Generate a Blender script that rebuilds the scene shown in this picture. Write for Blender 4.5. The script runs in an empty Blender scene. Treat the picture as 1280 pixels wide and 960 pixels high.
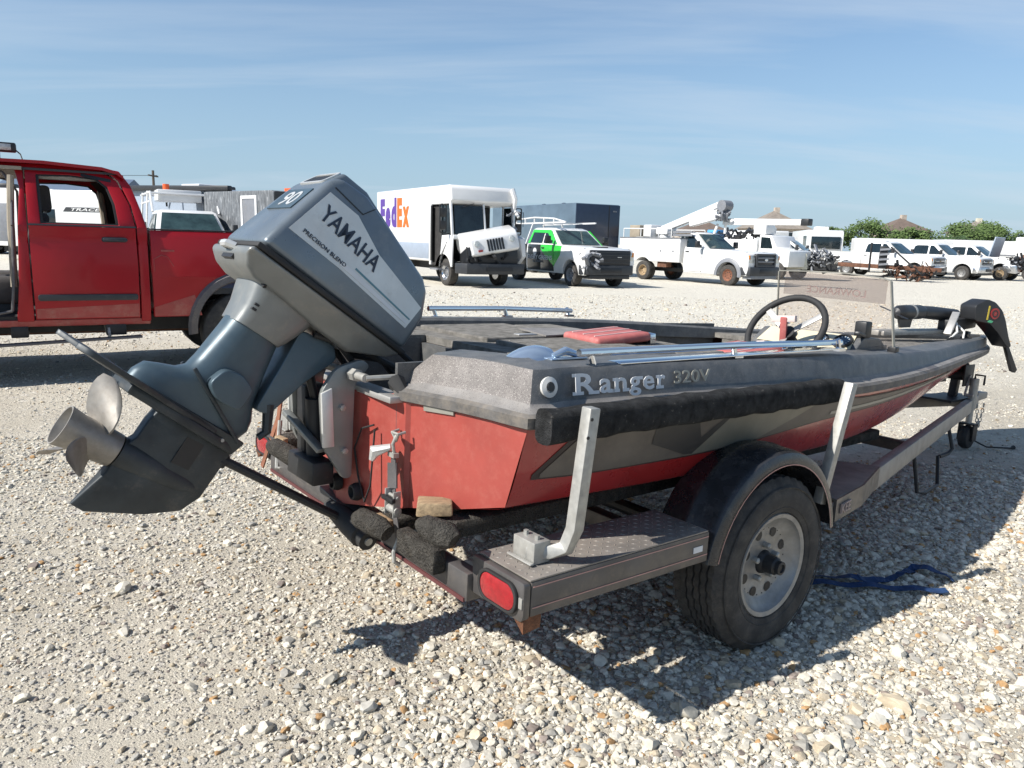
import bpy, bmesh, math, random
from mathutils import Vector, Matrix, noise
R = math.radians
rnd = random.Random(7)
SC = bpy.context.scene
COL = SC.collection

# ---------------------------------------------------------------- camera
cam_d = bpy.data.cameras.new('camera'); cam = bpy.data.objects.new('camera', cam_d); COL.objects.link(cam)
cam_d.sensor_width = 36.0; cam_d.lens = 27.0; cam_d.clip_end = 3000; cam_d.clip_start = 0.05
PITCH, ROLL, CAMZ = R(10.56), R(1.7), 1.45
_f = Vector((0, math.cos(PITCH), -math.sin(PITCH))); _r = Vector((1, 0, 0)); _u = _r.cross(_f)
_r2 = _r*math.cos(ROLL) + _u*math.sin(ROLL); _u2 = -_r*math.sin(ROLL) + _u*math.cos(ROLL)
cam.matrix_world = Matrix(((_r2.x, _u2.x, -_f.x, 0), (_r2.y, _u2.y, -_f.y, 0), (_r2.z, _u2.z, -_f.z, CAMZ), (0, 0, 0, 1)))
SC.camera = cam

# ---------------------------------------------------------------- light
SUN = Vector((-1.04, -0.535, 1.0)).normalized()          # towards the sun
EL = math.asin(SUN.z); AZI = math.atan2(SUN.x, SUN.y)
wd = bpy.data.worlds.new('World'); SC.world = wd; wd.use_nodes = True
nt = wd.node_tree; nt.nodes.clear()
N = nt.nodes.new
out = N('ShaderNodeOutputWorld'); bg = N('ShaderNodeBackground'); sky = N('ShaderNodeTexSky')
sky.sky_type = 'NISHITA'; sky.sun_disc = False; sky.sun_elevation = EL; sky.sun_rotation = AZI
sky.air_density = 1.0; sky.dust_density = 0.05; sky.ozone_density = 2.0; sky.altitude = 150
bg.inputs['Strength'].default_value = 0.077
# thin high cloud: wispy streaks over the whole sky
tc = N('ShaderNodeTexCoord'); sep = N('ShaderNodeSeparateXYZ'); nt.links.new(tc.outputs['Generated'], sep.inputs[0])
zc = N('ShaderNodeMath'); zc.operation = 'MAXIMUM'; zc.inputs[1].default_value = 0.03; nt.links.new(sep.outputs['Z'], zc.inputs[0])
za = N('ShaderNodeMath'); za.operation = 'ADD'; za.inputs[1].default_value = 0.12; nt.links.new(zc.outputs[0], za.inputs[0])
dv = []
for ax in 'XY':
    d = N('ShaderNodeMath'); d.operation = 'DIVIDE'; nt.links.new(sep.outputs[ax], d.inputs[0]); nt.links.new(za.outputs[0], d.inputs[1]); dv.append(d)
cb = N('ShaderNodeCombineXYZ'); nt.links.new(dv[0].outputs[0], cb.inputs[0]); nt.links.new(dv[1].outputs[0], cb.inputs[1])
mp = N('ShaderNodeMapping'); mp.inputs['Scale'].default_value = (0.34, 1.25, 1); mp.inputs['Rotation'].default_value = (0, 0, R(14)); mp.inputs['Location'].default_value = (3.1, 1.35, 0)
nt.links.new(cb.outputs[0], mp.inputs[0])
nz = N('ShaderNodeTexNoise'); nz.inputs['Scale'].default_value = 1.1; nz.inputs['Detail'].default_value = 7; nz.inputs['Roughness'].default_value = 0.55; nz.inputs['Distortion'].default_value = 0.5
nt.links.new(mp.outputs[0], nz.inputs[0])
rp = N('ShaderNodeValToRGB'); rp.color_ramp.elements[0].position = 0.47; rp.color_ramp.elements[0].color = (0, 0, 0, 1); rp.color_ramp.elements[1].position = 0.78; rp.color_ramp.elements[1].color = (1, 1, 1, 1)
nt.links.new(nz.outputs[0], rp.inputs[0])
ml = N('ShaderNodeMath'); ml.operation = 'MULTIPLY'; ml.inputs[1].default_value = 0.62; nt.links.new(rp.outputs[0], ml.inputs[0])
mx = N('ShaderNodeMix'); mx.data_type = 'RGBA'; nt.links.new(ml.outputs[0], mx.inputs[0])
hz = N('ShaderNodeMapRange'); hz.inputs[1].default_value = 0.0; hz.inputs[2].default_value = 0.30; hz.inputs[3].default_value = 0.92; hz.inputs[4].default_value = 0.02; nt.links.new(sep.outputs['Z'], hz.inputs[0])
mh = N('ShaderNodeMix'); mh.data_type = 'RGBA'; nt.links.new(hz.outputs[0], mh.inputs[0]); tn = N('ShaderNodeVectorMath'); tn.operation = 'MULTIPLY'; tn.inputs[1].default_value = (.97, 1.06, 1.11); nt.links.new(sky.outputs[0], tn.inputs[0]); nt.links.new(tn.outputs[0], mh.inputs[6]); mh.inputs[7].default_value = (3.0, 4.25, 5.55, 1)   # pale haze all round the horizon
nt.links.new(mh.outputs[2], mx.inputs[6]); mx.inputs[7].default_value = (5.2, 6.0, 6.9, 1)
nt.links.new(mx.outputs[2], bg.inputs[0]); nt.links.new(bg.outputs[0], out.inputs[0])
sl = bpy.data.lights.new('sun', 'SUN'); sun = bpy.data.objects.new('sun', sl); COL.objects.link(sun)
sl.energy = 4.6; sl.angle = R(0.55); sl.color = (1.0, 0.955, 0.89)
sun.rotation_euler = (-SUN).to_track_quat('-Z', 'Y').to_euler(); sun.location = (0, 0, 30)
SC.view_settings.view_transform = 'Standard'; SC.view_settings.look = 'None'; SC.view_settings.exposure = 0.68; SC.view_settings.gamma = 1.0
SC.view_settings.use_curve_mapping = False
SC.cycles.max_bounces = 6; SC.cycles.transparent_max_bounces = 12; SC.cycles.use_denoising = True

# ---------------------------------------------------------------- helpers
class MB:
    def __init__(s): s.v = []; s.f = []
    def add(s, vs, fs):
        o = len(s.v); s.v += [tuple(v) for v in vs]; s.f += [tuple(i+o for i in f) for f in fs]; return s
    def box(s, x0, x1, y0, y1, z0, z1):
        return s.add([(x, y, z) for x in (x0, x1) for y in (y0, y1) for z in (z0, z1)],
                     [(0, 1, 3, 2), (4, 6, 7, 5), (0, 4, 5, 1), (2, 3, 7, 6), (0, 2, 6, 4), (1, 5, 7, 3)])
    def bar(s, a, b, w, h, up=(0, 0, 1), w2=None, h2=None):
        a = Vector(a); b = Vector(b); d = (b-a).normalized(); u = Vector(up); sd = d.cross(u).normalized(); u = sd.cross(d).normalized()
        vs = []
        for p, ww, hh in ((a, w, h), (b, w2 or w, h2 or h)):
            for q in ((-1, -1), (1, -1), (1, 1), (-1, 1)): vs.append(p + sd*q[0]*ww/2 + u*q[1]*hh/2)
        return s.add(vs, [(0, 1, 2, 3), (7, 6, 5, 4), (0, 4, 5, 1), (1, 5, 6, 2), (2, 6, 7, 3), (3, 7, 4, 0)])
    def prism(s, pts, a0, a1, plane='xz', f=None):
        """extrude an outline; f(p, side) may move points"""
        n = len(pts); vs = []
        for k, a in enumerate((a0, a1)):
            for p in pts:
                q = {'xz': (p[0], a, p[1]), 'xy': (p[0], p[1], a), 'yz': (a, p[0], p[1])}[plane]
                vs.append(f(q, k) if f else q)
        fs = [tuple(range(n)), tuple(range(2*n-1, n-1, -1))] + [(i, n+i, n+(i+1) % n, (i+1) % n) for i in range(n)]
        return s.add(vs, fs)
    def ring(s, outer, inner, a0, a1, plane='xz'):
        n = len(outer); P = lambda p, a: {'xz': (p[0], a, p[1]), 'xy': (p[0], p[1], a), 'yz': (a, p[0], p[1])}[plane]
        vs = [P(p, a) for a in (a0, a1) for p in list(outer)+list(inner)]
        fs = []
        for i in range(n):
            j = (i+1) % n
            fs += [(i, j, n+j, n+i), (2*n+j, 2*n+i, 3*n+i, 3*n+j), (i, 2*n+i, 2*n+j, j), (n+j, 3*n+j, 3*n+i, n+i)]
        return s.add(vs, fs)
    def tube(s, pts, r, n=8, caps=True):
        pts = [Vector(p) for p in pts]; rs = r if isinstance(r, (list, tuple)) else [r]*len(pts); rings = []
        prev = None
        for i, p in enumerate(pts):
            d = (pts[min(i+1, len(pts)-1)] - pts[max(i-1, 0)]).normalized()
            if prev is None: u = d.orthogonal().normalized()
            else: u = (prev - d*prev.dot(d)).normalized()
            prev = u; w = d.cross(u)
            rings.append([p + (u*math.cos(2*math.pi*k/n) + w*math.sin(2*math.pi*k/n))*rs[i] for k in range(n)])
        return s.loft(rings, caps)
    def loft(s, rings, caps=True, closed=True):
        n = len(rings[0]); vs = [v for r in rings for v in r]; fs = []
        for i in range(len(rings)-1):
            for k in range(n if closed else n-1):
                j = (k+1) % n; fs.append((i*n+k, i*n+j, (i+1)*n+j, (i+1)*n+k))
        if caps: fs += [tuple(range(n-1, -1, -1)), tuple((len(rings)-1)*n+k for k in range(n))]
        return s.add(vs, fs)
    def lathe(s, prof, c, ax='y', n=32, close=False, mod=None):
        c = Vector(c); rings = []
        A = {'x': (Vector((0, 1, 0)), Vector((0, 0, 1)), Vector((1, 0, 0))), 'y': (Vector((1, 0, 0)), Vector((0, 0, 1)), Vector((0, 1, 0))), 'z': (Vector((1, 0, 0)), Vector((0, 1, 0)), Vector((0, 0, 1)))}[ax] if isinstance(ax, str) else ax
        pr = list(prof) + ([prof[0]] if close else [])
        for j, (r, a) in enumerate(pr):
            rings.append([c + A[2]*a + (A[0]*math.cos(2*math.pi*k/n) + A[1]*math.sin(2*math.pi*k/n))*(mod(r, j, k) if mod else r) for k in range(n)])
        return s.loft(rings, caps=not close)
    def map(s, f): s.v = [tuple(f(Vector(v))) for v in s.v]; return s
    def jit(s, amt, sc, seed=0):
        o = Vector((seed*7.3, seed*3.1, seed*1.7))
        s.v = [tuple(Vector(v) + noise.noise_vector(Vector(v)*sc+o)*amt) for v in s.v]; return s

def rrect(x0, x1, z0, z1, r, n=4):
    p = []
    for cx, cz, a0 in ((x1-r, z1-r, 0), (x0+r, z1-r, 90), (x0+r, z0+r, 180), (x1-r, z0+r, 270)):
        for k in range(n+1):
            a = R(a0+90*k/n); p.append((cx+r*math.cos(a), cz+r*math.sin(a)))
    return p
def fillet(pts, r, n=3):
    """round the corners of a polygon; r one number or one per point"""
    o = []; m = len(pts); P = [Vector(p) for p in pts]
    for i in range(m):
        rr = r[i] if isinstance(r, (list, tuple)) else r
        a, b, c = P[i-1], P[i], P[(i+1) % m]
        if rr <= 0: o.append(tuple(b)); continue
        d1 = (a-b); d2 = (c-b); t = min(rr, d1.length*.45, d2.length*.45)
        p, q = b+d1.normalized()*t, b+d2.normalized()*t
        for k in range(n+1):
            u = k/n; o.append(tuple(p*(1-u)**2 + b*2*u*(1-u) + q*u*u))
    return o
def arc(cx, cz, r, a0, a1, n):
    return [(cx+r*math.cos(R(a0+(a1-a0)*k/n)), cz+r*math.sin(R(a0+(a1-a0)*k/n))) for k in range(n+1)]
def lerp_tab(tab, x):
    if x <= tab[0][0]: return tab[0][1:]
    for a, b in zip(tab, tab[1:]):
        if x <= b[0]:
            t = (x-a[0])/(b[0]-a[0]); return tuple(p+(q-p)*t for p, q in zip(a[1:], b[1:]))
    return tab[-1][1:]
def smooth_tab(tab, x):
    """Catmull-Rom over a table"""
    n = len(tab)
    if x <= tab[0][0]: return tab[0][1:]
    if x >= tab[-1][0]: return tab[-1][1:]
    i = max(k for k in range(n-1) if tab[k][0] <= x)
    p1, p2 = tab[i], tab[i+1]; p0 = tab[max(i-1, 0)]; p3 = tab[min(i+2, n-1)]
    h = p2[0]-p1[0]; t = (x-p1[0])/h; o = []
    for k in range(1, len(p1)):
        m1 = (p2[k]-p0[k])/max(p2[0]-p0[0], 1e-6)*h; m2 = (p3[k]-p1[k])/max(p3[0]-p1[0], 1e-6)*h
        o.append((2*t**3-3*t**2+1)*p1[k] + (t**3-2*t**2+t)*m1 + (-2*t**3+3*t**2)*p2[k] + (t**3-t**2)*m2)
    return tuple(o)

# ---------------------------------------------------------------- materials
MATS = {}
def mat(name, col, rough=0.5, metal=0.0, var=0.12, vs=6.0, bump=0.0, bs=80.0, dirt=None, coat=0.0, alpha=1.0, emit=None, speck=None, stretch=None, spec=0.5, rvar=0.0):
    m = bpy.data.materials.new(name); m.use_nodes = True; t = m.node_tree; n = t.nodes; b = n['Principled BSDF']
    b.inputs['Roughness'].default_value = rough; b.inputs['Metallic'].default_value = metal
    b.inputs['Coat Weight'].default_value = coat; b.inputs['Coat Roughness'].default_value = 0.08; b.inputs['Specular IOR Level'].default_value = spec
    b.inputs['Alpha'].default_value = alpha
    co = n.new('ShaderNodeTexCoord'); src = co.outputs['Object']
    if stretch:
        mpp = n.new('ShaderNodeMapping'); mpp.inputs['Scale'].default_value = stretch; t.links.new(src, mpp.inputs[0]); src = mpp.outputs[0]
    def nse(scale, det=4, ro=.6):
        k = n.new('ShaderNodeTexNoise'); k.inputs['Scale'].default_value = scale; k.inputs['Detail'].default_value = det; k.inputs['Roughness'].default_value = ro
        t.links.new(src, k.inputs['Vector']); return k.outputs[0]
    def rgb(a, bb, fac):
        k = n.new('ShaderNodeMix'); k.data_type = 'RGBA'
        for i, q in ((6, a), (7, bb)):
            if isinstance(q, tuple): k.inputs[i].default_value = (*q[:3], 1)
            else: t.links.new(q, k.inputs[i])
        t.links.new(fac, k.inputs[0]); return k.outputs[2]
    def ramp(s, p0, p1):
        k = n.new('ShaderNodeMapRange'); k.inputs[1].default_value = p0; k.inputs[2].default_value = p1; t.links.new(s, k.inputs[0]); return k.outputs[0]
    c = rgb(tuple(x*(1-var) for x in col), tuple(min(1, x*(1+var)) for x in col), ramp(nse(vs), .3, .7))
    if speck:
        for sc_, sz, scol in speck:
            c = rgb(c, scol, ramp(nse(sc_, 2, .5), sz, sz+.05))
    if dirt:
        dcol, amt, ds = dirt
        f = ramp(nse(ds*1.7, 9, .78), .66-amt*.35, .95-amt*.2)
        k = n.new('ShaderNodeMath'); k.operation = 'MULTIPLY'; k.inputs[1].default_value = .62; t.links.new(f, k.inputs[0]); c = rgb(c, dcol, k.outputs[0])
    t.links.new(c, b.inputs['Base Color'])
    if rvar: t.links.new(ramp_to(t, nse(vs*2.3), rough-rvar, rough+rvar), b.inputs['Roughness'])
    if bump:
        bn = n.new('ShaderNodeBump'); bn.inputs['Strength'].default_value = min(1, bump); bn.inputs['Distance'].default_value = 0.01*max(1, bump)
        t.links.new(nse(bs, 3, .65), bn.inputs['Height']); t.links.new(bn.outputs[0], b.inputs['Normal'])
    if emit: b.inputs['Emission Color'].default_value = (*emit[:3], 1); b.inputs['Emission Strength'].default_value = emit[3]
    MATS[name] = m; return m
def ramp_to(t, s, a, b):
    k = t.nodes.new('ShaderNodeMapRange'); k.inputs[1].default_value = .3; k.inputs[2].default_value = .7; k.inputs[3].default_value = max(.02, a); k.inputs[4].default_value = min(1, b); t.links.new(s, k.inputs[0]); return k.outputs[0]
def glass(name, col, trans=.75, rough=.03):
    m = bpy.data.materials.new(name); m.use_nodes = True; t = m.node_tree; n = t.nodes; b = n['Principled BSDF']; o = n['Material Output']
    b.inputs['Base Color'].default_value = (*[x*.3 for x in col], 1); b.inputs['Roughness'].default_value = rough
    tr = n.new('ShaderNodeBsdfTransparent'); tr.inputs[0].default_value = (*col, 1); mxs = n.new('ShaderNodeMixShader')
    mxs.inputs[0].default_value = trans; t.links.new(b.outputs[0], mxs.inputs[1]); t.links.new(tr.outputs[0], mxs.inputs[2]); t.links.new(mxs.outputs[0], o.inputs[0])
    MATS[name] = m; return m

DUST = (.42, .36, .28)
mat('hull_red', (.31, .058, .045), .45, var=.12, vs=5, dirt=((.40, .13, .10), .5, 15), coat=.08, rvar=.1)
mat('hull_side', (.30, .020, .020), .3, var=.1, vs=4, dirt=((.33, .08, .06), .3, 7), coat=.35, rvar=.08)
mat('cap_grey', (.085, .088, .09), .5, var=.25, vs=14, dirt=((.25, .23, .2), .55, 7), speck=[(420, .63, (.22, .21, .2))], bump=.08, bs=300)
mat('cap_speckle', (.175, .16, .148), .45, var=.2, vs=20, speck=[(260, .56, (.10, .085, .08)), (330, .62, (.42, .39, .36))])
mat('cap_dusty', (.20, .19, .18), .7, var=.25, vs=9, dirt=((.34, .31, .27), .6, 6), speck=[(380, .6, (.1, .09, .09))])
mat('rub_rail', (.10, .095, .09), .75, var=.3, vs=12, dirt=((.3, .25, .19), .6, 12), bump=.2, bs=60)
mat('decal_grey', (.115, .10, .085), .5, var=.2, vs=8, dirt=((.2, .16, .12), .4, 12))
mat('decal_silver', (.30, .29, .25), .4, metal=.2, var=.12, vs=10)
mat('decal_olive', (.19, .18, .145), .42, metal=.15, var=.12, vs=10)
mat('decal_dark', (.045, .042, .04), .5)
mat('decal_edge', (.03, .02, .02), .5)
mat('deck_carpet', (.27, .255, .23), .97, var=.35, vs=24, bump=1, bs=420, speck=[(90, .68, (.22, .2, .17))], spec=.1)
mat('dark_carpet', (.045, .046, .047), .97, var=.4, vs=30, bump=1.4, bs=300, spec=.1, speck=[(60, .68, (.13, .12, .11))])
mat('bunk_carpet', (.075, .07, .062), .97, var=.4, vs=30, bump=2.5, bs=130, spec=.1, dirt=((.2, .17, .13), .4, 18))
mat('chrome', (.72, .74, .77), .12, 1.0, var=.05, rvar=.06)
mat('galvanised', (.36, .355, .33), .5, .4, var=.2, vs=30, dirt=((.33, .31, .27), .5, 14), rvar=.1)
mat('aluminium', (.46, .45, .43), .5, .65, var=.15, vs=12, dirt=((.3, .28, .24), .4, 20))
mat('trailer_paint', (.095, .09, .088), .42, .35, var=.2, vs=9, dirt=((.24, .2, .16), .45, 9), rvar=.1)
mat('trailer_rail', (.28, .265, .245), .55, .3, var=.2, vs=9, dirt=((.36, .32, .26), .55, 7))
mat('pinstripe', (.45, .25, .22), .5)
mat('tread_plate', (.21, .19, .17), .62, .25, var=.25, vs=8, dirt=((.36, .31, .25), .6, 7), bump=.1, bs=200)
mat('fender_black', (.022, .023, .026), .28, var=.2, vs=8, dirt=((.17, .16, .15), .35, 12), coat=.1, rvar=.12)
mat('tyre_rubber', (.038, .036, .034), .85, var=.25, vs=14, dirt=((.16, .14, .115), .55, 8), bump=.15, bs=180)
mat('rim_steel', (.27, .27, .265), .5, .55, var=.2, vs=18, dirt=((.28, .25, .2), .4, 22), rvar=.1)
mat('black_rubber', (.018, .018, .018), .7, var=.3)
mat('black_metal', (.022, .023, .025), .5, .3, var=.3, dirt=((.12, .1, .08), .3, 15))
mat('black_plastic', (.02, .021, .023), .45, var=.2, dirt=((.1, .09, .08), .3, 10))
mat('rust', (.16, .065, .03), .9, var=.5, vs=25, bump=.5, bs=120)
mat('red_lens', (.30, .010, .015), .2, coat=.5, var=.2, vs=60)
mat('white_plastic', (.62, .61, .58), .4)
mat('wood', (.30, .22, .13), .85, var=.35, vs=18, stretch=(1, 6, 6), bump=.4, bs=60)
mat('cowl_blue', (.15, .178, .20), .33, .35, var=.12, vs=5, dirt=((.3, .29, .27), .35, 7), rvar=.08, coat=.15)
mat('cowl_silver', (.57, .575, .56), .38, .4, var=.1, vs=7, dirt=((.28, .26, .22), .3, 9), rvar=.08)
mat('cowl_lower', (.20, .21, .205), .4, .35, var=.15, vs=6, dirt=((.35, .31, .25), .35, 9), rvar=.1)
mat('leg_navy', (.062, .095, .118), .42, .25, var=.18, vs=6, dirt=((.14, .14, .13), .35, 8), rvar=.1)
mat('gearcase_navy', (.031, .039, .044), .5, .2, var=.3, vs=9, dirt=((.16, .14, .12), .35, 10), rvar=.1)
mat('prop_bronze', (.29, .27, .24), .5, .45, var=.25, vs=14, dirt=((.16, .13, .1), .5, 14), rvar=.1)
mat('print_navy', (.012, .022, .045), .4, var=.1)
mat('print_teal', (.10, .22, .26), .4)
mat('print_white', (.62, .63, .64), .45, var=.1)
mat('print_black', (.015, .015, .016), .5)
mat('cream', (.56, .50, .36), .5, var=.1, dirt=((.35, .3, .22), .3, 20))
mat('seat_red', (.40, .11, .10), .6, var=.15, dirt=((.5, .3, .26), .5, 15))
mat('seat_pale', (.6, .5, .46), .6)
mat('shell_blue', (.42, .52, .64), .12, .7, var=.1)
mat('strap_grey', (.09, .085, .085), .9, var=.3, bump=.3, bs=200)
mat('strap_blue', (.012, .045, .13), .8, var=.3, vs=30, bump=.3, bs=250)
mat('lamp_amber', (.6, .2, .03), .3)
glass('acrylic', (.955, .925, .905), .94)

# ---------------------------------------------------------------- things and parts
def build(mb, name, m, parent=None, smooth=35, bevel=0, seg=2, base=None, zcuts=None, fn=None):
    me = bpy.data.meshes.new(name)
    vs = mb.v
    if base is not None: vs = [(v[0]-base[0], v[1]-base[1], v[2]-base[2]) for v in vs]
    me.from_pydata(vs, [], mb.f)
    bm = bmesh.new(); bm.from_mesh(me); bmesh.ops.recalc_face_normals(bm, faces=bm.faces)
    if zcuts:
        for zc in zcuts:
            if base is not None: zc -= base[2]
            bmesh.ops.bisect_plane(bm, geom=bm.verts[:]+bm.edges[:]+bm.faces[:], plane_co=(0, 0, zc), plane_no=(0, 0, 1), dist=1e-5)
    if fn:
        bb = Vector(base) if base is not None else Vector((0, 0, 0))
        for v in bm.verts: v.co = fn(v.co+bb)-bb
    if bevel:
        ed = [e for e in bm.edges if len(e.link_faces) == 2 and e.calc_face_angle(0) > R(28)]
        bmesh.ops.bevel(bm, geom=ed, offset=bevel, offset_type='OFFSET', segments=seg, profile=.5, affect='EDGES', clamp_overlap=True)
    bm.to_mesh(me); bm.free()
    if smooth:
        me.polygons.foreach_set('use_smooth', [True]*len(me.polygons)); me.set_sharp_from_angle(angle=R(smooth))
    if m: me.materials.append(MATS[m] if isinstance(m, str) else m)
    o = bpy.data.objects.new(name, me); COL.objects.link(o)
    if parent: o.parent = parent
    return o
class Thing:
    def __init__(s, name, label, cat, frame=None, base=(0, 0, 0), group=None):
        s.base = Vector(base); s.o = bpy.data.objects.new(name, None); COL.objects.link(s.o)
        s.o.empty_display_size = .1
        s.o.matrix_world = (frame or Matrix()) @ Matrix.Translation(s.base)
        s.o['label'] = label; s.o['category'] = cat
        if group: s.o['group'] = group
    def p(s, mb, name, m, parent=None, **k):
        return build(mb, name, m, parent or s.o, base=s.base, **k)
    def text(s, name, txt, w, h, m, org, right, up, parent=None, bold=0.0, ext=.002, shear=0.0, body=None):
        mb = glyphs(txt, w, h, org, right, up, bold, ext, shear)
        return s.p(mb, name, m, parent, smooth=0)
def tag(o, label, cat, group=None):
    o['label'] = label; o['category'] = cat
    if group: o['group'] = group
    return o
def struct(o, kind='structure'): o['kind'] = kind; return o
def glyphs(txt, w, h, org, right, up, bold=0.0, ext=.002, shear=0.0):
    """lettering as solid geometry: lower-left corner at org, fitted to w x h"""
    cu = bpy.data.curves.new('t', 'FONT'); cu.body = txt; cu.offset = bold; cu.shear = shear; cu.resolution_u = 3
    ob = bpy.data.objects.new('t', cu); me = bpy.data.meshes.new_from_object(ob)
    xs = [v.co.x for v in me.vertices]; ys = [v.co.y for v in me.vertices]
    x0, x1, y0, y1 = min(xs), max(xs), min(ys), max(ys)
    org = Vector(org); r = Vector(right).normalized(); u = Vector(up); u = (u - r*u.dot(r)).normalized(); nn = r.cross(u)
    mb = MB(); n = len(me.vertices)
    P = [org + r*((v.co.x-x0)/(x1-x0)*w) + u*((v.co.y-y0)/(y1-y0)*h) for v in me.vertices]
    fs = [tuple(p.vertices) for p in me.polygons]; ec = {}
    for f in fs:
        for a, b in zip(f, f[1:]+f[:1]): ec[(a, b)] = 1
    sides = [(a, b, b+n, a+n) for (a, b) in ec if (b, a) not in ec]
    mb.add([p + nn*ext for p in P] + P, fs + [(b, a, a2, b2) for (a, b, b2, a2) in [(q[0], q[1], q[2], q[3]) for q in sides]])
    bpy.data.objects.remove(ob); bpy.data.curves.remove(cu); bpy.data.meshes.remove(me)
    return mb
def frame_at(x, y, z, az, tilt=0.0):
    """x axis of the frame points along azimuth az (degrees clockwise from +Y), nose down by tilt"""
    a = R(az); t = R(tilt)
    fw = Vector((math.sin(a)*math.cos(t), math.cos(a)*math.cos(t), -math.sin(t))); lf = Vector((-math.cos(a), math.sin(a), 0)); up = fw.cross(lf)
    return Matrix(((fw.x, lf.x, up.x, x), (fw.y, lf.y, up.y, y), (fw.z, lf.z, up.z, z), (0, 0, 0, 1)))
# ================================================================ ground
def gz(x, y):
    r = math.hypot(x, y)
    f = max(0.0, 1-r/26)
    return f*(noise.noise(Vector((x*.9, y*.9, 3.1)))*.014 + noise.noise(Vector((x*3.1, y*3.1, 9.7)))*.006)
def axis_vals(lim, fine, step):
    v = [0.0]; s = step
    while v[-1] < lim:
        if v[-1] > fine: s *= 1.25
        v.append(v[-1]+s)
    return [-a for a in v[:0:-1]] + v
def ground_mat():
    m = bpy.data.materials.new('gravel_ground'); m.use_nodes = True; t = m.node_tree; n = t.nodes; b = n['Principled BSDF']
    b.inputs['Roughness'].default_value = .95; b.inputs['Specular IOR Level'].default_value = .15
    co = n.new('ShaderNodeTexCoord').outputs['Object']
    def nse(sc, det=5, ro=.6):
        k = n.new('ShaderNodeTexNoise'); k.inputs['Scale'].default_value = sc; k.inputs['Detail'].default_value = det; k.inputs['Roughness'].default_value = ro; t.links.new(co, k.inputs[0]); return k.outputs[0]
    def mr(s, a, bb, c=0., d=1.):
        k = n.new('ShaderNodeMapRange'); k.inputs[1].default_value = a; k.inputs[2].default_value = bb; k.inputs[3].default_value = c; k.inputs[4].default_value = d; t.links.new(s, k.inputs[0]); return k.outputs[0]
    def mix(a, bb, f, blend='MIX'):
        k = n.new('ShaderNodeMix'); k.data_type = 'RGBA'; k.blend_type = blend
        for i, q in ((6, a), (7, bb)):
            if isinstance(q, tuple): k.inputs[i].default_value = (*q, 1)
            else: t.links.new(q, k.inputs[i])
        if isinstance(f, float): k.inputs[0].default_value = f
        else: t.links.new(f, k.inputs[0])
        return k.outputs[2]
    c = mix((.44, .395, .315), (.56, .515, .425), mr(nse(.5, 6), .35, .65))
    c = mix(c, (.35, .305, .24), mr(nse(2.2, 6, .7), .55, .8))
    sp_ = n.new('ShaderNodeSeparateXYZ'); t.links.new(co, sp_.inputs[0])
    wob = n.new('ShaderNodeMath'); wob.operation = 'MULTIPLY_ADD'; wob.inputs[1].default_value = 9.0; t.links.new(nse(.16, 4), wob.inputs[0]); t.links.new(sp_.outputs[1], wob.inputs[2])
    c = mix(c, (.66, .63, .545), mr(wob.outputs[0], 11, 19, 0, .8))     # glare on the far ground painted into its colour, paler with distance
    hs = []
    for sc in (26, 60, 9):
        vo = n.new('ShaderNodeTexVoronoi'); vo.inputs['Scale'].default_value = sc; t.links.new(co, vo.inputs['Vector'])
        wn = n.new('ShaderNodeSeparateColor'); t.links.new(vo.outputs['Color'], wn.inputs[0])
        stone = mix((.33, .295, .25), (.68, .64, .56), wn.outputs[0])
        fac = n.new('ShaderNodeMath'); fac.operation = 'MULTIPLY'
        t.links.new(mr(vo.outputs['Distance'], .3, .45, 1, 0), fac.inputs[0]); t.links.new(mr(wn.outputs[1], .45 if sc != 9 else .8, .6 if sc != 9 else .9), fac.inputs[1])
        fa2 = n.new('ShaderNodeMath'); fa2.operation = 'MULTIPLY'; fa2.inputs[1].default_value = .8; t.links.new(fac.outputs[0], fa2.inputs[0]); c = mix(c, stone, fa2.outputs[0]); hs.append(fac.outputs[0])
    t.links.new(c, b.inputs['Base Color'])
    ad = n.new('ShaderNodeMath'); ad.operation = 'ADD'; t.links.new(hs[0], ad.inputs[0]); t.links.new(hs[1], ad.inputs[1])
    ad2 = n.new('ShaderNodeMath'); ad2.operation = 'ADD'; t.links.new(ad.outputs[0], ad2.inputs[0]); t.links.new(nse(140, 4, .7), ad2.inputs[1])
    bp = n.new('ShaderNodeBump'); bp.inputs['Strength'].default_value = .8; bp.inputs['Distance'].default_value = .012
    t.links.new(ad2.outputs[0], bp.inputs['Height']); t.links.new(bp.outputs[0], b.inputs['Normal'])
    MATS['ground'] = m
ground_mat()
xs = axis_vals(1500, 9, .14); g = MB()
ys = [y+6 for y in xs]
for y in ys:
    for x in xs: g.v.append((x, y, gz(x, y)))
nx = len(xs)
for j in range(len(ys)-1):
    for i in range(nx-1): g.f.append((j*nx+i, j*nx+i+1, (j+1)*nx+i+1, (j+1)*nx+i))
struct(build(g, 'ground', 'ground', smooth=180))

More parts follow.
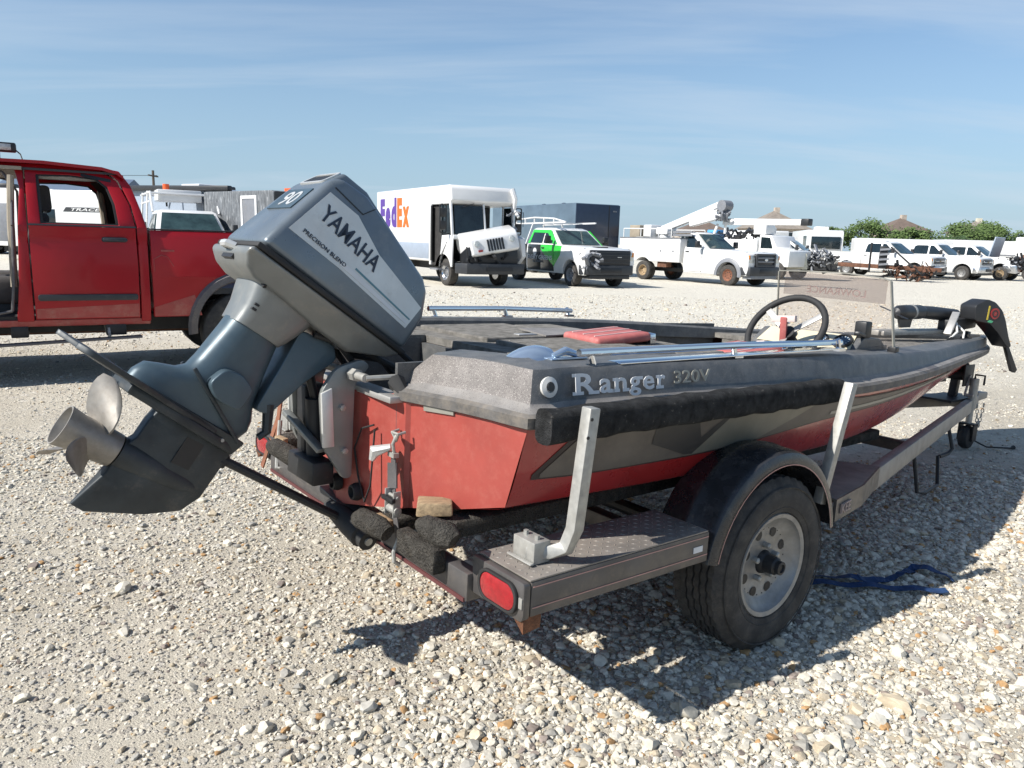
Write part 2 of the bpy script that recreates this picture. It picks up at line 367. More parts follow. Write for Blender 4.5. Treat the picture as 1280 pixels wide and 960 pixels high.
# loose crushed stone: uncountable, one object of instances
def stone_mat():
    m = bpy.data.materials.new('stone'); m.use_nodes = True; t = m.node_tree; n = t.nodes; b = n['Principled BSDF']
    b.inputs['Roughness'].default_value = .88; b.inputs['Specular IOR Level'].default_value = .25
    at = n.new('ShaderNodeAttribute'); at.attribute_type = 'INSTANCER'; at.attribute_name = 'tint'
    co = n.new('ShaderNodeTexCoord'); k = n.new('ShaderNodeTexNoise'); k.inputs['Scale'].default_value = 1.6; k.inputs['Detail'].default_value = 5; t.links.new(co.outputs['Object'], k.inputs[0])
    mr = n.new('ShaderNodeMapRange'); mr.inputs[1].default_value = .3; mr.inputs[2].default_value = .7; mr.inputs[3].default_value = .74; mr.inputs[4].default_value = 1.1; t.links.new(k.outputs[0], mr.inputs[0])
    vm = n.new('ShaderNodeVectorMath'); vm.operation = 'SCALE'; t.links.new(at.outputs['Vector'], vm.inputs[0]); t.links.new(mr.outputs[0], vm.inputs['Scale'])
    t.links.new(vm.outputs[0], b.inputs['Base Color'])
    bp = n.new('ShaderNodeBump'); bp.inputs['Strength'].default_value = .5; bp.inputs['Distance'].default_value = .004; t.links.new(k.outputs[0], bp.inputs['Height']); t.links.new(bp.outputs[0], b.inputs['Normal'])
    MATS['stone'] = m
stone_mat()
stones = bpy.data.collections.new('stone_shapes')
for k in range(8):
    bm = bmesh.new(); bmesh.ops.create_icosphere(bm, subdivisions=2, radius=1.0)
    cuts = [(Vector((rnd.gauss(0, 1), rnd.gauss(0, 1), rnd.gauss(0, 1))).normalized(), rnd.uniform(.42, .80)) for _ in range(10)]
    for v in bm.verts:
        for nn, d in cuts:
            e = v.co.dot(nn)
            if e > d: v.co -= nn*(e-d)*.9
        v.co += noise.noise_vector(v.co*1.7+Vector((k*5, 0, 0)))*.12
    me = bpy.data.meshes.new('stone'); bm.to_mesh(me); bm.free()
    me.polygons.foreach_set('use_smooth', [True]*len(me.polygons)); me.set_sharp_from_angle(angle=R(22)); me.materials.append(MATS['stone'])
    stones.objects.link(bpy.data.objects.new('stone_shape', me))
P_, S_, R_, T_, I_ = [], [], [], [], []
def sstep(a, b, x):
    t = min(1, max(0, (x-a)/(b-a))); return t*t*(3-2*t)
def put(x, y, s, sink=.35):
    fl = rnd.uniform(.5, .8); P_.extend((x, y, gz(x, y)+s*fl*sink)); S_.extend((s*rnd.uniform(.85, 1.35), s*rnd.uniform(.7, 1.1), s*fl)); R_.extend((rnd.uniform(-.35, .35), rnd.uniform(-.35, .35), rnd.uniform(0, 6.3)))
    q = rnd.random(); w = rnd.uniform(.75, 1.12)
    if q < .60: c = (.66, .615, .515)
    elif q < .80: c = (.42, .40, .355)
    elif q < .93: c = (.53, .45, .33)
    elif q < .965: c = (.44, .27, .13)
    else: c = (.27, .225, .195)
    T_.extend(a*w for a in c); I_.append(rnd.randrange(8))
def coarse(x, y):
    nn = noise.noise(Vector((x*.7+4, y*.9, 0)))*.5
    a = sstep(3.9, 2.3, y+nn*1.2-.25*min(0, 1-x)*0) * sstep(-1.1, .5, x + (2.3-y)*.75 + nn)
    a *= sstep(2.1, 1.2, x)*.75+.25
    b = .22*sstep(.1, .45, noise.noise(Vector((x*.35+9, y*.5+2, 0))))
    c = sstep(1.4, .9, abs((x-.9)*.616-(y-3.4)*.788+.2))*sstep(6, 3.5, y)*.8*sstep(-.5, .4, x)
    return min(1, max(a, b, c))
def scatter(n, y0, y1, fn):
    for _ in range(n):
        y = math.sqrt(rnd.uniform(y0*y0, y1*y1)); x = rnd.uniform(-1, 1)*(.78*y+.8); fn(x, y)
def f_big(x, y):
    c = coarse(x, y)
    if rnd.random() < max(c, .05): put(x, y, min(.042, .0098*math.exp(rnd.gauss(.05, .42))))
def f_small(x, y):
    c = coarse(x, y); m = .5+.9*noise.noise(Vector((x*1.3, y*1.3, 5)))
    if rnd.random() < .3+.7*max(c, m): put(x, y, .0058*math.exp(rnd.gauss(0, .45)))
scatter(78000, 1.2, 5.0, f_big)
scatter(115000, 1.2, 5.2, f_small)
scatter(70000, 4.8, 10, lambda x, y: put(x, y,   .0075*math.exp(rnd.gauss(0, .42))) if rnd.random() < .3+.6*noise.noise(Vector((x*.8, y*.8, 5)))+.3*coarse(x, y) else None)
scatter(34000, 9.5, 22, lambda x, y: put(x, y, .016*math.exp(rnd.gauss(0, .4))) if rnd.random() < .55+.8*noise.noise(Vector((x*.5, y*.5, 5))) else None)
for _ in range(60): put(rnd.uniform(-1.5, 2.6), rnd.uniform(1.6, 4.5), rnd.uniform(.018, .030), .3)
me = bpy.data.meshes.new('gravel'); npt = len(I_); me.vertices.add(npt); me.vertices.foreach_set('co', P_)
for nm, ty, dat, key in (('scl', 'FLOAT_VECTOR', S_, 'vector'), ('rot', 'FLOAT_VECTOR', R_, 'vector'), ('tint', 'FLOAT_VECTOR', T_, 'vector'), ('idx', 'INT', I_, 'value')):
    me.attributes.new(nm, ty, 'POINT').data.foreach_set(key, dat)
gravel = bpy.data.objects.new('gravel', me); COL.objects.link(gravel); struct(gravel, 'stuff')
gravel['label'] = 'loose pale crushed stone strewn over the yard'; gravel['category'] = 'gravel'
gn = bpy.data.node_groups.new('scatter', 'GeometryNodeTree')
gn.interface.new_socket('Geometry', in_out='INPUT', socket_type='NodeSocketGeometry'); gn.interface.new_socket('Geometry', in_out='OUTPUT', socket_type='NodeSocketGeometry')
gi = gn.nodes.new('NodeGroupInput'); go = gn.nodes.new('NodeGroupOutput'); ip = gn.nodes.new('GeometryNodeInstanceOnPoints'); ci = gn.nodes.new('GeometryNodeCollectionInfo')
ci.inputs['Collection'].default_value = stones; ci.inputs['Separate Children'].default_value = True; ci.inputs['Reset Children'].default_value = True
def nattr(nm, ty):
    k = gn.nodes.new('GeometryNodeInputNamedAttribute'); k.data_type = ty; k.inputs['Name'].default_value = nm; return k.outputs[0]
e2r = gn.nodes.new('FunctionNodeEulerToRotation'); LK = gn.links.new
LK(gi.outputs[0], ip.inputs['Points']); LK(ci.outputs[0], ip.inputs['Instance']); ip.inputs['Pick Instance'].default_value = True
LK(nattr('idx', 'INT'), ip.inputs['Instance Index']); LK(nattr('rot', 'FLOAT_VECTOR'), e2r.inputs[0]); LK(e2r.outputs[0], ip.inputs['Rotation']); LK(nattr('scl', 'FLOAT_VECTOR'), ip.inputs['Scale'])
LK(ip.outputs[0], go.inputs[0])
md = gravel.modifiers.new('scatter', 'NODES'); md.node_group = gn
# ================================================================ boat on its trailer
BF = frame_at(0.3618, 3.414, 0, 52.0, 1.5)

# ---- hull shape: x, y_rub, z_rub, y_chine, z_chine, z_keel
HT = [(-1.08, .850, .930, .775, .655, .47), (-.4, .870, .922, .775, .64, .445), (.4, .865, .905, .75, .625, .43), (1.0, .815, .893, .685, .615, .425), (1.7, .69, .882, .54, .62, .435),
      (2.4, .53, .873, .375, .655, .475), (3.0, .385, .868, .23, .70, .54), (3.5, .265, .864, .13, .745, .61), (3.9, .15, .86, .065, .785, .69), (4.12, .06, .858, .025, .815, .765)]
def hull(x): return smooth_tab(HT, x)
def hside(x, t, s=-1, off=0.0):
    yr, zr, yc, zc, zk = hull(x)
    y = yc+(yr-yc)*(t**.8); z = zc+(zr-zc)*t
    return Vector((x, s*(y+off), z))
boat = Thing('bass_boat', 'red and grey fibreglass bass boat sitting on its trailer', 'boat', BF, (-.2, 0, .43))
def swx(x, y):      # the transom is swept: its centre stands further aft
    return x - (.17*(1-min(1, abs(y)/.85)) if x < -1.07 else 0)
mb = MB(); rings = []
XS = [-1.08] + [-.9+.2*k for k in range(25)] + [4.0, 4.12]
XS = sorted(set(round(x, 3) for x in XS if x <= 4.12))
for x in XS:
    yr, zr, yc, zc, zk = hull(x); ring = []
    for s in (-1, 1):
        pts = [hside(x, t, s) for t in (1, .75, .5, .25, .06, 0)]
        pts += [Vector((x, s*yc*.97, zc-.012)), Vector((x, s*yc*.62, zk+(zc-zk)*.55)), Vector((x, s*yc*.3, zk+(zc-zk)*.24))]
        if s < 0: ring += pts + [Vector((x, 0, zk))]
        else: ring += pts[::-1]
    ring = [Vector((swx(p.x, p.y), p.y, p.z)) if x < -1.07 else p for p in ring]
    rings.append(ring)
mb.loft(rings, caps=False, closed=False)
mb.add([(4.2, 0, .856), (4.19, 0, .80)], [])
n = len(rings[0]); last = (len(rings)-1)*n; tip = len(mb.v)-2
for k in range(n-1): mb.f.append((last+k, last+k+1, tip if 2 <= k <= 0 else tip+1))
boat.p(mb, 'hull', 'hull_side', smooth=28)
# transom face: outer facets and centre panel, real thickness
tr = MB()
def tz(y): return 0
def trow(ys, x0):
    o = []
    for y in ys:
        o.append(y)
    return o
yr, zr, yc, zc, zk = HT[0][1:]
def bottom_z(y):
    a = abs(y)
    if a > yc*.97: return zc
    for (a0, z0), (a1, z1) in zip([(0, zk), (yc*.3, zk+(zc-zk)*.24), (yc*.62, zk+(zc-zk)*.55)], [(yc*.3, zk+(zc-zk)*.24), (yc*.62, zk+(zc-zk)*.55), (yc*.97, zc-.012)]):
        if a <= a1: return z0+(z1-z0)*(a-a0)/(a1-a0)
def tx(y): return -1.08-.17*(1-min(1, abs(y)/.85)) - (.012 if abs(y) < .36 else 0)
ysT = [-.85, -.775, -.6, -.45, -.365, -.355, -.2, 0, .2, .355, .365, .45, .6, .775, .85]
vs = []; fs = []
for i, y in enumerate(ysT):
    zb = zr-.005 if abs(y) >= .85 else bottom_z(y)
    top = zr if abs(y) > .33 else .90
    vs += [(tx(y), y, zb), (tx(y)+.06*(0 if abs(y) < .8 else 0), y, (zb+top)/2), (tx(y), y, top), (tx(y)+.05, y, zb+.01), (tx(y)+.05, y, top)]
for i in range(len(ysT)-1):
    a = i*5; b = a+5
    fs += [(a, b, b+1, a+1), (a+1, b+1, b+2, a+2), (a+2, b+2, b+4, a+4), (a+4, b+4, b+3, a+3)]
tr.add(vs, fs)
boat.p(tr, 'transom', 'hull_red', smooth=12)
boat.p(MB().bar((tx(.3)-.004, .33, .905), (tx(-.3)-.004, -.34, .905), .07, .022), 'transom_cap', 'aluminium', bevel=.004)
# bare metal plate high on the quarter
a = Vector((tx(-.43)-.004, -.43, .895)); b = Vector((tx(-.56)-.004, -.56, .903))
boat.p(MB().bar(a, b, .006, .022), 'capacity_plate', 'decal_silver')

# ---- cap: swept moulding along the rub line, round the quarters to the motor well
path = []
for y in (.31, .39, .58, .70): path.append((tx(y), -y, .93 if y > .4 else .925))
cc = (-1.0, -.78)
path += [(-1.098, -.80, .93), (-1.088, -.852, .93), (-1.04, -.866, .93)]
for x in [-.95, -.8, -.6, -.4, -.2, 0, .2, .4, .6, .8, 1, 1.2, 1.4, 1.6, 1.8, 2, 2.2, 2.4, 2.6, 2.8, 3, 3.2, 3.4, 3.6, 3.75, 3.9, 4.02, 4.12]:
    h_ = hull(x); path.append((x, -h_[0], h_[1]))
path += [(4.19, -.03, .857)]
path = path + [(4.21, 0, .857)] + [(x, -y, z) for x, y, z in path[::-1]]
prof = [(.0, -.028), (-.014, -.022), (-.016, .008), (-.002, .018), (.018, .024), (.032, .04), (.040, .055), (.052, .118), (.066, .134), (.085, .138), (.20, .142), (.215, .13), (.22, .06)]
rings = []; inner = []
for i, (x, y, z) in enumerate(path):
    a = Vector(path[max(0, i-1)][:2]); b = Vector(path[min(len(path)-1, i+1)][:2]); d = (b-a).normalized(); nrm = Vector((-d.y, d.x))   # inward (left of travel)
    if abs(y) > .69 and x < -.9:
        nrm = (Vector((-.84, math.copysign(.60, y)))-Vector((x, y))).normalized()
    k = min(1.0, max(.25, (4.25-x)/1.5)); hk = (1-.36*sstep(.4, 2.6, x))*(1 if 1 < i < len(path)-2 else (.45 if i in (0, len(path)-1) else .96))
    rings.append([Vector((x+nrm.x*o*(k if o > .03 else 1), y+nrm.y*o*(k if o > .03 else 1), z+hh*(hk if hh > .03 else 1))) for o, hh in prof])
    inner.append(rings[-1][-3])
NP = len(prof)
def cap_strip(i0, i1, name, m, j0=0, j1=None):
    q = MB(); rr = [r[i0:i1+1] for r in (rings if j1 is None else rings[j0:j1])]
    q.loft(rr, caps=False, closed=False); return boat.p(q, name, m, smooth=40)
NS = 6
cap_strip(0, 3, 'rub_rail', 'rub_rail')
cap_strip(3, 5, 'cap_ledge', 'cap_dusty')
last = len(rings)
for nm, j0, j1 in (('cap_stern_face', 0, NS), ('cap_stern_face', last-NS, last)):
    cap_strip(5, 8, nm, 'cap_speckle', j0, j1)
cap_strip(5, 8, 'cap_side', 'cap_grey', NS-1, last-NS+1)
cap_strip(8, 12, 'gunwale', 'cap_grey')
# rounded inboard ends of the quarter mouldings
for j in (0, last-1):
    q = MB(); r = rings[j]; q.add(r, [tuple(range(NP))]); boat.p(q, 'cap_end', 'cap_speckle', smooth=0)
# ---- decks
def inner_y(x, s):
    pts = inner[:len(inner)//2] if s < 0 else inner[len(inner)//2+1:][::-1]
    best = None
    pts = [p for p in pts if p.x > -.98]
    for p, q in zip(pts, pts[1:]):
        if min(p.x, q.x) <= x <= max(p.x, q.x) and abs(p.x-q.x) > 1e-6:
            return p.y+(q.y-p.y)*(x-p.x)/(q.x-p.x)
    return pts[0].y if x < pts[0].x else pts[-1].y
def deck(x0, x1, z0, z1, n, name, m, y0=None, y1=None, th=.03, out=.012):
    q = MB(); rr = []
    for k in range(n+1):
        x = x0+(x1-x0)*k/n; z = z0+(z1-z0)*k/n
        a = inner_y(x, -1)-out if y0 is None else y0; b = inner_y(x, 1)+out if y1 is None else y1
        rr.append([Vector((x, a, z)), Vector((x, b, z)), Vector((x, b, z-th)), Vector((x, a, z-th))])
    q.loft(rr); return boat.p(q, name, m, smooth=0)
deck(-.72, .22, 1.03, 1.015, 8, 'rear_deck', 'deck_carpet')
deck(-1.0, -.725, 1.032, 1.032, 3, 'rear_deck_side', 'deck_carpet', y1=-.30)
deck(-1.0, -.725, 1.032, 1.032, 3, 'rear_deck_side', 'deck_carpet', y0=.30)
q = MB(); q.box(-1.2, -.74, -.295, .295, .78, .80); q.box(-.745, -.725, -.295, .295, .80, 1.0); q.box(-1.2, -.745, -.312, -.297, .80, 1.02); q.box(-1.2, -.745, .297, .312, .80, 1.02)
boat.p(q, 'motor_well', 'cap_grey', smooth=0)
deck(.225, 1.5, .70, .70, 8, 'cockpit_floor', 'deck_carpet', out=-.02)
q = MB(); q.box(.19, .222, -.64, .64, .70, .985); boat.p(q, 'rear_bulkhead', 'deck_carpet', smooth=0)
deck(1.5, 3.85, .968, .905, 14, 'front_deck', 'deck_carpet')
q = MB(); q.box(1.5, 1.53, -.45, .45, .70, .935); boat.p(q, 'front_bulkhead', 'deck_carpet', smooth=0)
for s in (-1, 1):   # cockpit side liners
    q = MB(); rr = []
    for k in range(9):
        x = .2+1.32*k/8; yy = inner_y(x, s)+s*.012; rr.append([Vector((x, yy, .70)), Vector((x, yy, 1.02)), Vector((x, yy+s*.02, 1.02)), Vector((x, yy+s*.02, .70))])
    q.loft(rr); boat.p(q, 'side_liner', 'cap_grey', smooth=0)
# hatch lids with shut lines on the rear deck
for (x0, x1, y0, y1) in ((-.60, -.12, -.55, -.03), (-.60, -.12, .03, .55), (-.06, .18, -.55, .55)):
    lid = boat.p(MB().box(x0, x1, y0, y1, 1.0, 1.046-.016*(x0+.6)), 'hatch_lid', 'deck_carpet', smooth=0, bevel=.006)
    if x0 < -.1: boat.p(MB().box((x0+x1)/2-.05, (x0+x1)/2+.05, y0+.03, y0+.07, 1.046, 1.052), 'latch', 'aluminium', lid, bevel=.003)
lid = boat.p(MB().box(-.30, .02, .02, .20, 1.052, 1.058).jit(.012, 5), 'torn_hatch_trim', 'cap_dusty', smooth=0)
# ---- hull graphics on both sides
def decal(s, name, m, ctl, off, nx=26):
    """ctl: list of (x, t_low, t_high)"""
    q = MB(); lo = []; hi = []
    x0, x1 = ctl[0][0], ctl[-1][0]
    for k in range(nx+1):
        x = x0+(x1-x0)*k/nx; a, b = lerp_tab(ctl, x)
        lo.append(hside(x, a, s, off)); hi.append(hside(x, b, s, off))
    rr = []
    for a, b, k in zip(lo, hi, range(nx+1)):
        x = a.x; row = []
        ta, tb = lerp_tab(ctl, x)
        for j in range(5): row.append(hside(x, ta+(tb-ta)*j/4, s, off))
        rr.append(row)
    q.loft(rr, caps=False, closed=False); return boat.p(q, name, m, smooth=60)
for s in (-1, 1):
    decal(s, 'stripe_edge', 'decal_edge', [(-1.03, .30, .36), (-.84, .27, .95), (-.25, .30, .97), (.0, .36, .97), (.45, .52, .95), (.75, .57, .84), (1.6, .63, .80), (2.6, .67, .76)], .002)
    decal(s, 'grey_stripe', 'decal_grey', [(-1.0, .315, .36), (-.82, .29, .92), (-.25, .32, .95), (.0, .38, .95), (.45, .54, .93), (.75, .59, .82), (1.6, .65, .78), (2.55, .69, .745)], .004)
    decal(s, 'silver_panel', 'decal_olive', [(-.32, .33, .33), (-.12, .36, .93), (.06, .42, .93), (.28, .68, .93), (.45, .91, .93)], .006)
    decal(s, 'dark_panel', 'decal_dark', [(-.55, .55, .93), (-.36, .34, .93), (-.30, .335, .55), (-.14, .86, .93)], .0055)
    decal(s, 'silver_line', 'decal_silver', [(.55, .62, .67), (.9, .65, .70), (1.7, .68, .73), (2.5, .70, .73)], .0062)
# ---- lettering on the near cap side: slab-serif name and model number
p0 = Vector((-.895, -.8275, .983)); p1 = Vector((-.23, -.8345, .977))
ax = (p1-p0).normalized(); upv = Vector((0, .16, 1)).normalized(); nn_ = ax.cross(upv)
def slab(ch, x, w, h, y, feet):
    q = glyphs(ch, w, h, p0+ax*x+upv*y+nn_*.004, ax, upv, .016, .003)
    for fx, fy, fw in feet:
        o_ = p0+ax*(x+fx)+upv*(y+fy)+nn_*.0065
        q.add([o_, o_+ax*fw, o_+ax*fw+upv*.010, o_+upv*.010], [(0, 1, 2, 3)])
    o = boat.p(q, 'letter', 'print_white', smooth=0); o['kind'] = 'stuff'
slab('R', .0, .082, .064, 0, ((-.014, 0, .045), (.05, 0, .045), (-.014, .054, .04)))
slab('a', .098, .05, .044, 0, ((.036, 0, .026),))
slab('n', .162, .05, .044, 0, ((-.010, 0, .030), (.032, 0, .030), (-.010, .034, .022)))
slab('g', .226, .05, .060, -.016, ((.038, .050, .022),))
slab('e', .288, .050, .044, 0, ())
slab('r', .356, .034, .044, 0, ((-.010, 0, .036), (-.010, .034, .022)))
boat.text('model_number', '320V', .185, .042, 'decal_silver', p0+ax*.435+nn_*.004+upv*.012, ax, upv, bold=.005, ext=.003)
# ---- deck fittings
def rail(s, x0, x1, name):
    y = s*.775; r = boat.p(MB().tube([(x0, y, 1.10), ((x0+x1)/2, y*1.005, 1.098), (x1, y*.985, 1.085)], .0125, 10), name, 'chrome')
    for t in (.03, .5, .97):
        x = x0+(x1-x0)*t; boat.p(MB().tube([(x+.02, y, 1.055), (x, y, 1.10)], .010, 8).box(x, x+.05, y-.014, y+.014, 1.05, 1.062), 'rail_foot', 'chrome', r)
rail(-1, -.84, .68, 'grab_rail'); rail(1, -.42, .52, 'grab_rail')
boat.p(MB().box(-.68, .62, -.80, -.74, 1.060, 1.066), 'rail_base_strip', 'chrome', bevel=.002)
q = MB(); rr = []       # chrome clam-shell vent
for k in range(9):
    t = k/8; x = -1.02+.20*t; w_ = .085*(math.sin(math.pi*(.04+.60*t))**.7); hh = .068*math.sin(math.pi*(.03+.62*t))
    rr.append([Vector((x, -.60+w_*.8*math.cos(a), 1.036+max(0, hh*math.sin(a)))) for a in [math.pi*j/8 for j in range(9)]])
q.loft(rr, caps=True, closed=False); boat.p(q, 'shell_vent', 'shell_blue', smooth=50)
boat.p(MB().tube([(-.87, -.69, 1.080), (-.82, -.69, 1.096), (-.76, -.69, 1.080)], [.010, .014, .010], 8).box(-.89, -.74, -.71, -.67, 1.069, 1.076), 'cleat', 'shell_blue', bevel=.003)
boat.p(MB().lathe([(.0, 0), (.03, 0), (.03, .008), (.016, .012), (.014, .004), (0, .004)], (-1.0, -.826, 1.015), (Vector((1, 0, 0)), Vector((0, .16, 1)), Vector((0, -1, .1))), 20), 'drain_fitting', 'white_plastic')
boat.p(MB().lathe([(.0, 0), (.013, 0), (.013, .003), (0, .003)], (-1.0, -.838, 1.017), (Vector((1, 0, 0)), Vector((0, .16, 1)), Vector((0, -1, .1))), 14), 'drain_hole', 'black_plastic')
# sticker frame on the far inner side
q = MB().box(.58, .70, .655, .665, .965, 1.035); st = boat.p(q, 'warning_sticker', 'black_plastic', bevel=.004)
boat.p(MB().box(.595, .685, .650, .654, .98, 1.022), 'sticker_panel', mat('yellow', (.55, .42, .05), .5), st, smooth=0)
# folded seats
def seat(x, y, rz, name='seat_back', z=1.02):
    m_ = Matrix.Translation((x, y, z)) @ Matrix.Rotation(rz, 4, 'Z') @ Matrix.Rotation(R(-5), 4, 'Y')
    a = boat.p(MB().box(-.14, .14, -.13, .13, 0, .04).map(lambda v: m_ @ v), name, 'seat_red', bevel=.016, seg=3)
    for yy in (-.08, 0, .08): boat.p(MB().box(-.12, .12, yy-.003, yy+.003, .039, .043).map(lambda v: m_ @ v), 'seam', 'seat_pale', a, smooth=0)
    boat.p(MB().box(.14, .17, -.12, .12, -.02, .03).map(lambda v: m_ @ v), 'seat_hinge', 'chrome', a, bevel=.004)
seat(-.10, -.15, R(-8), z=1.04); seat(.52, -.38, R(-4), z=.985)
# ---- console: cream dash, gauges, wheel, windscreen
q = MB().prism(fillet([(1.10, .70), (1.06, 1.00), (1.16, 1.075), (1.40, 1.06), (1.62, .96), (1.62, .70)], .03), -.62, -.06)
q.map(lambda v: Vector((v.x, max(v.y, inner_y(v.x, -1)-.03), v.z)))
con = boat.p(q, 'console', 'cap_grey', bevel=.02, seg=3)
dn = Vector((-.6, 0, .8)).normalized()
q = MB().add([(1.068, -.60, 1.005), (1.068, -.09, 1.005), (1.158, -.11, 1.074), (1.158, -.58, 1.074)], [(0, 1, 2, 3)]).map(lambda v: v+dn*.006)
dash = boat.p(q, 'dash_panel', 'cream', smooth=0)
for gy, gr in ((-.54, .042), (-.43, .03), (-.25, .034)):
    c_ = Vector((1.112, gy, 1.042)); A = (Vector((0, 1, 0)), Vector((.8, 0, .6)), dn)
    g_ = boat.p(MB().lathe([(0, .010), (gr*.9, .010), (gr*.9, .018), (gr*1.12, .018), (gr*1.12, 0), (0, 0)], c_, A, 24), 'gauge', 'black_plastic', dash)
    boat.p(MB().lathe([(0, .0112), (gr*.82, .0112), (gr*.82, .0122), (0, .0122)], c_, A, 20), 'gauge_face', mat('gauge_blue', (.03, .07, .12), .25) if 'gauge_blue' not in MATS else 'gauge_blue', dash)
    for k in range(9):
        a_ = R(-30+30*k); u_ = A[0]*math.cos(a_)+A[1]*math.sin(a_)
        boat.p(MB().bar(c_+u_*gr*.62+dn*.0135, c_+u_*gr*.8+dn*.0135, .003, .002, dn), 'gauge_mark', 'print_white', dash, smooth=0)
wc = Vector((.80, -.42, 1.10)); wn_ = Vector((-.80, 0, .60)).normalized(); wu = Vector((.6, 0, .8)); wy = Vector((0, 1, 0))
q = MB(); rr = []
for k in range(37):
    a_ = 2*math.pi*k/36; cdir = wu*math.cos(a_)+wy*math.sin(a_); rr.append([wc+cdir*(.185+.016*math.cos(b_))+wn_*.016*math.sin(b_) for b_ in [2*math.pi*j/8 for j in range(8)]])
q.loft(rr, caps=False); whl = boat.p(q, 'steering_wheel', 'black_rubber', smooth=60)
for a_ in (90, 215, 325):
    cdir = wu*math.cos(R(a_-90+180))+wy*math.sin(R(a_-90+180)); boat.p(MB().bar(wc-wn_*.03, wc+cdir*.178, .03, .006, wn_), 'spoke', 'aluminium', whl, bevel=.002)
boat.p(MB().tube([wc-wn_*.05, wc-wn_*.02], .035, 16), 'wheel_hub', 'black_plastic', whl)
boat.p(MB().tube([wc-wn_*.04, wc-wn_*.34], .02, 10), 'steering_column', 'black_plastic', whl)
boat.p(MB().bar(wc+Vector((-.02, .0, .06)), wc+Vector((.03, .02, -.16)), .03, .03), 'steering_lock', 'seat_red', whl, bevel=.004)
boat.p(MB().bar(wc+Vector((-.02, .06, .045)), wc+Vector((.0, -.05, .055)), .03, .03), 'lock_bar', 'seat_pale', whl, bevel=.004); boat.p(MB().bar(wc+Vector((.02, .11, -.07)), wc+Vector((.02, .28, -.10)), .03, .012), 'lock_arm', 'seat_pale', whl, bevel=.004)
boat.p(MB().box(1.16, 1.22, -.62, -.56, 1.07, 1.15).bar((1.19, -.60, 1.08), (1.06, -.63, 1.10), .03, .02), 'throttle_lever', 'black_plastic', bevel=.008)
# wrap-round tinted windscreen
wl = [(1.20, -.735, 1.02), (1.52, -.70, 1.0), (1.60, -.62, .985), (1.63, -.40, .98), (1.60, -.20, .985), (1.50, -.13, 1.0)]
wt = [(1.20, -.70, 1.06), (1.40, -.655, 1.30), (1.45, -.59, 1.325), (1.48, -.40, 1.335), (1.45, -.22, 1.33), (1.40, -.16, 1.31)]
wl = [(1.36, -.665, 1.02), (1.42, -.60, 1.0), (1.48, -.36, .99), (1.46, -.14, .99), (1.38, .0, 1.0)]
wt = [(1.31, -.635, 1.345), (1.36, -.57, 1.355), (1.40, -.35, 1.37), (1.38, -.15, 1.37), (1.31, -.02, 1.365)]
q = MB(); rr = [[Vector(a), Vector(b), Vector(b)+Vector((.005, 0, 0)), Vector(a)+Vector((.005, 0, 0))] for a, b in zip(wl, wt)]
q.loft(rr); ws = boat.p(q, 'windscreen', 'acrylic', smooth=0)
for (a, b) in zip(wt, wt[1:]): boat.p(MB().bar(Vector(a)+Vector((.002, 0, .003)), Vector(b)+Vector((.002, 0, .003)), .009, .006), 'windscreen_rim', 'decal_silver', ws)
boat.p(MB().bar(Vector(wl[-1]), Vector(wt[-1]), .010, .006, (0, 1, 0)), 'windscreen_edge', 'decal_silver', ws)
boat.p(MB().bar(Vector(wl[0])+Vector((-.004, -.004, 0)), Vector(wt[0])+Vector((-.004, -.004, 0)), .018, .006, (0, 1, 0)), 'windscreen_edge', 'decal_silver', ws)
boat.p(MB().bar((1.352, -.60, 1.292), (1.345, -.04, 1.305), .004, .12, (0, 0, 1)), 'visor_band', glass('visor_tint', (.84, .82, .82), .92), ws)
boat.text('windscreen_lettering', 'LOWRANCE', .33, .036, mat('etched', (.62, .47, .42), .7), (1.362, -.49, 1.256), (.02, 1, .02), (0, 0, 1), parent=ws, bold=.004)
for (a, b) in ((wl[0], 0), (wl[-1], 0)): boat.p(MB().box(a[0]-.02, a[0]+.02, a[1]-.02, a[1]+.02, a[2]-.015, a[2]+.01), 'windscreen_foot', 'black_plastic', ws, bevel=.003)
# bow cleat seen through the screen
boat.p(MB().tube([(1.95, .38, 1.03), (2.02, .38, 1.045), (2.09, .38, 1.03)], .008, 8).tube([(2.02, .38, .98), (2.02, .38, 1.045)], .01, 8), 'cleat', 'chrome')
# two through-hull fittings and the dangling wire on the transom
for (yy, zz) in ((-.02, .555), (-.13, .545)):
    boat.p(MB().lathe([(0, 0), (.03, 0), (.032, .012), (.026, .03), (.02, .032), (.018, .01), (0, .01)], (tx(yy)-.001, yy, zz), (Vector((0, 1, 0)), Vector((0, 0, 1)), Vector((-1, 0, 0))), 18), 'drain_outlet', 'black_rubber')
boat.p(MB().tube([(tx(-.2)-.01, -.22, .80), (tx(-.2)-.03, -.17, .78), (tx(-.2)-.03, -.12, .70), (tx(-.2)-.02, -.13, .60), (tx(-.2)-.03, -.20, .53), (tx(-.2)-.03, -.24, .60), (tx(-.2)-.015, -.235, .79)], .0035, 6), 'dangling_wire', 'black_rubber')
boat.p(MB().tube([(tx(-.35)-.01, -.335, .805), (tx(-.35)-.035, -.335, .80), (tx(-.35)-.035, -.375, .80), (tx(-.35)-.01, -.375, .805)], .005, 8).tube([(tx(-.35)-.035, -.335, .80), (tx(-.35)-.03, -.355, .775), (tx(-.35)-.035, -.375, .80)], .005, 8), 'transom_eye', 'galvanised')
boat.p(MB().tube([(-1.17, -.27, .94), (-1.2, -.31, .955), (-1.19, -.33, .93)], [.022, .03, .02], 8), 'cap_end_plug', 'black_rubber')
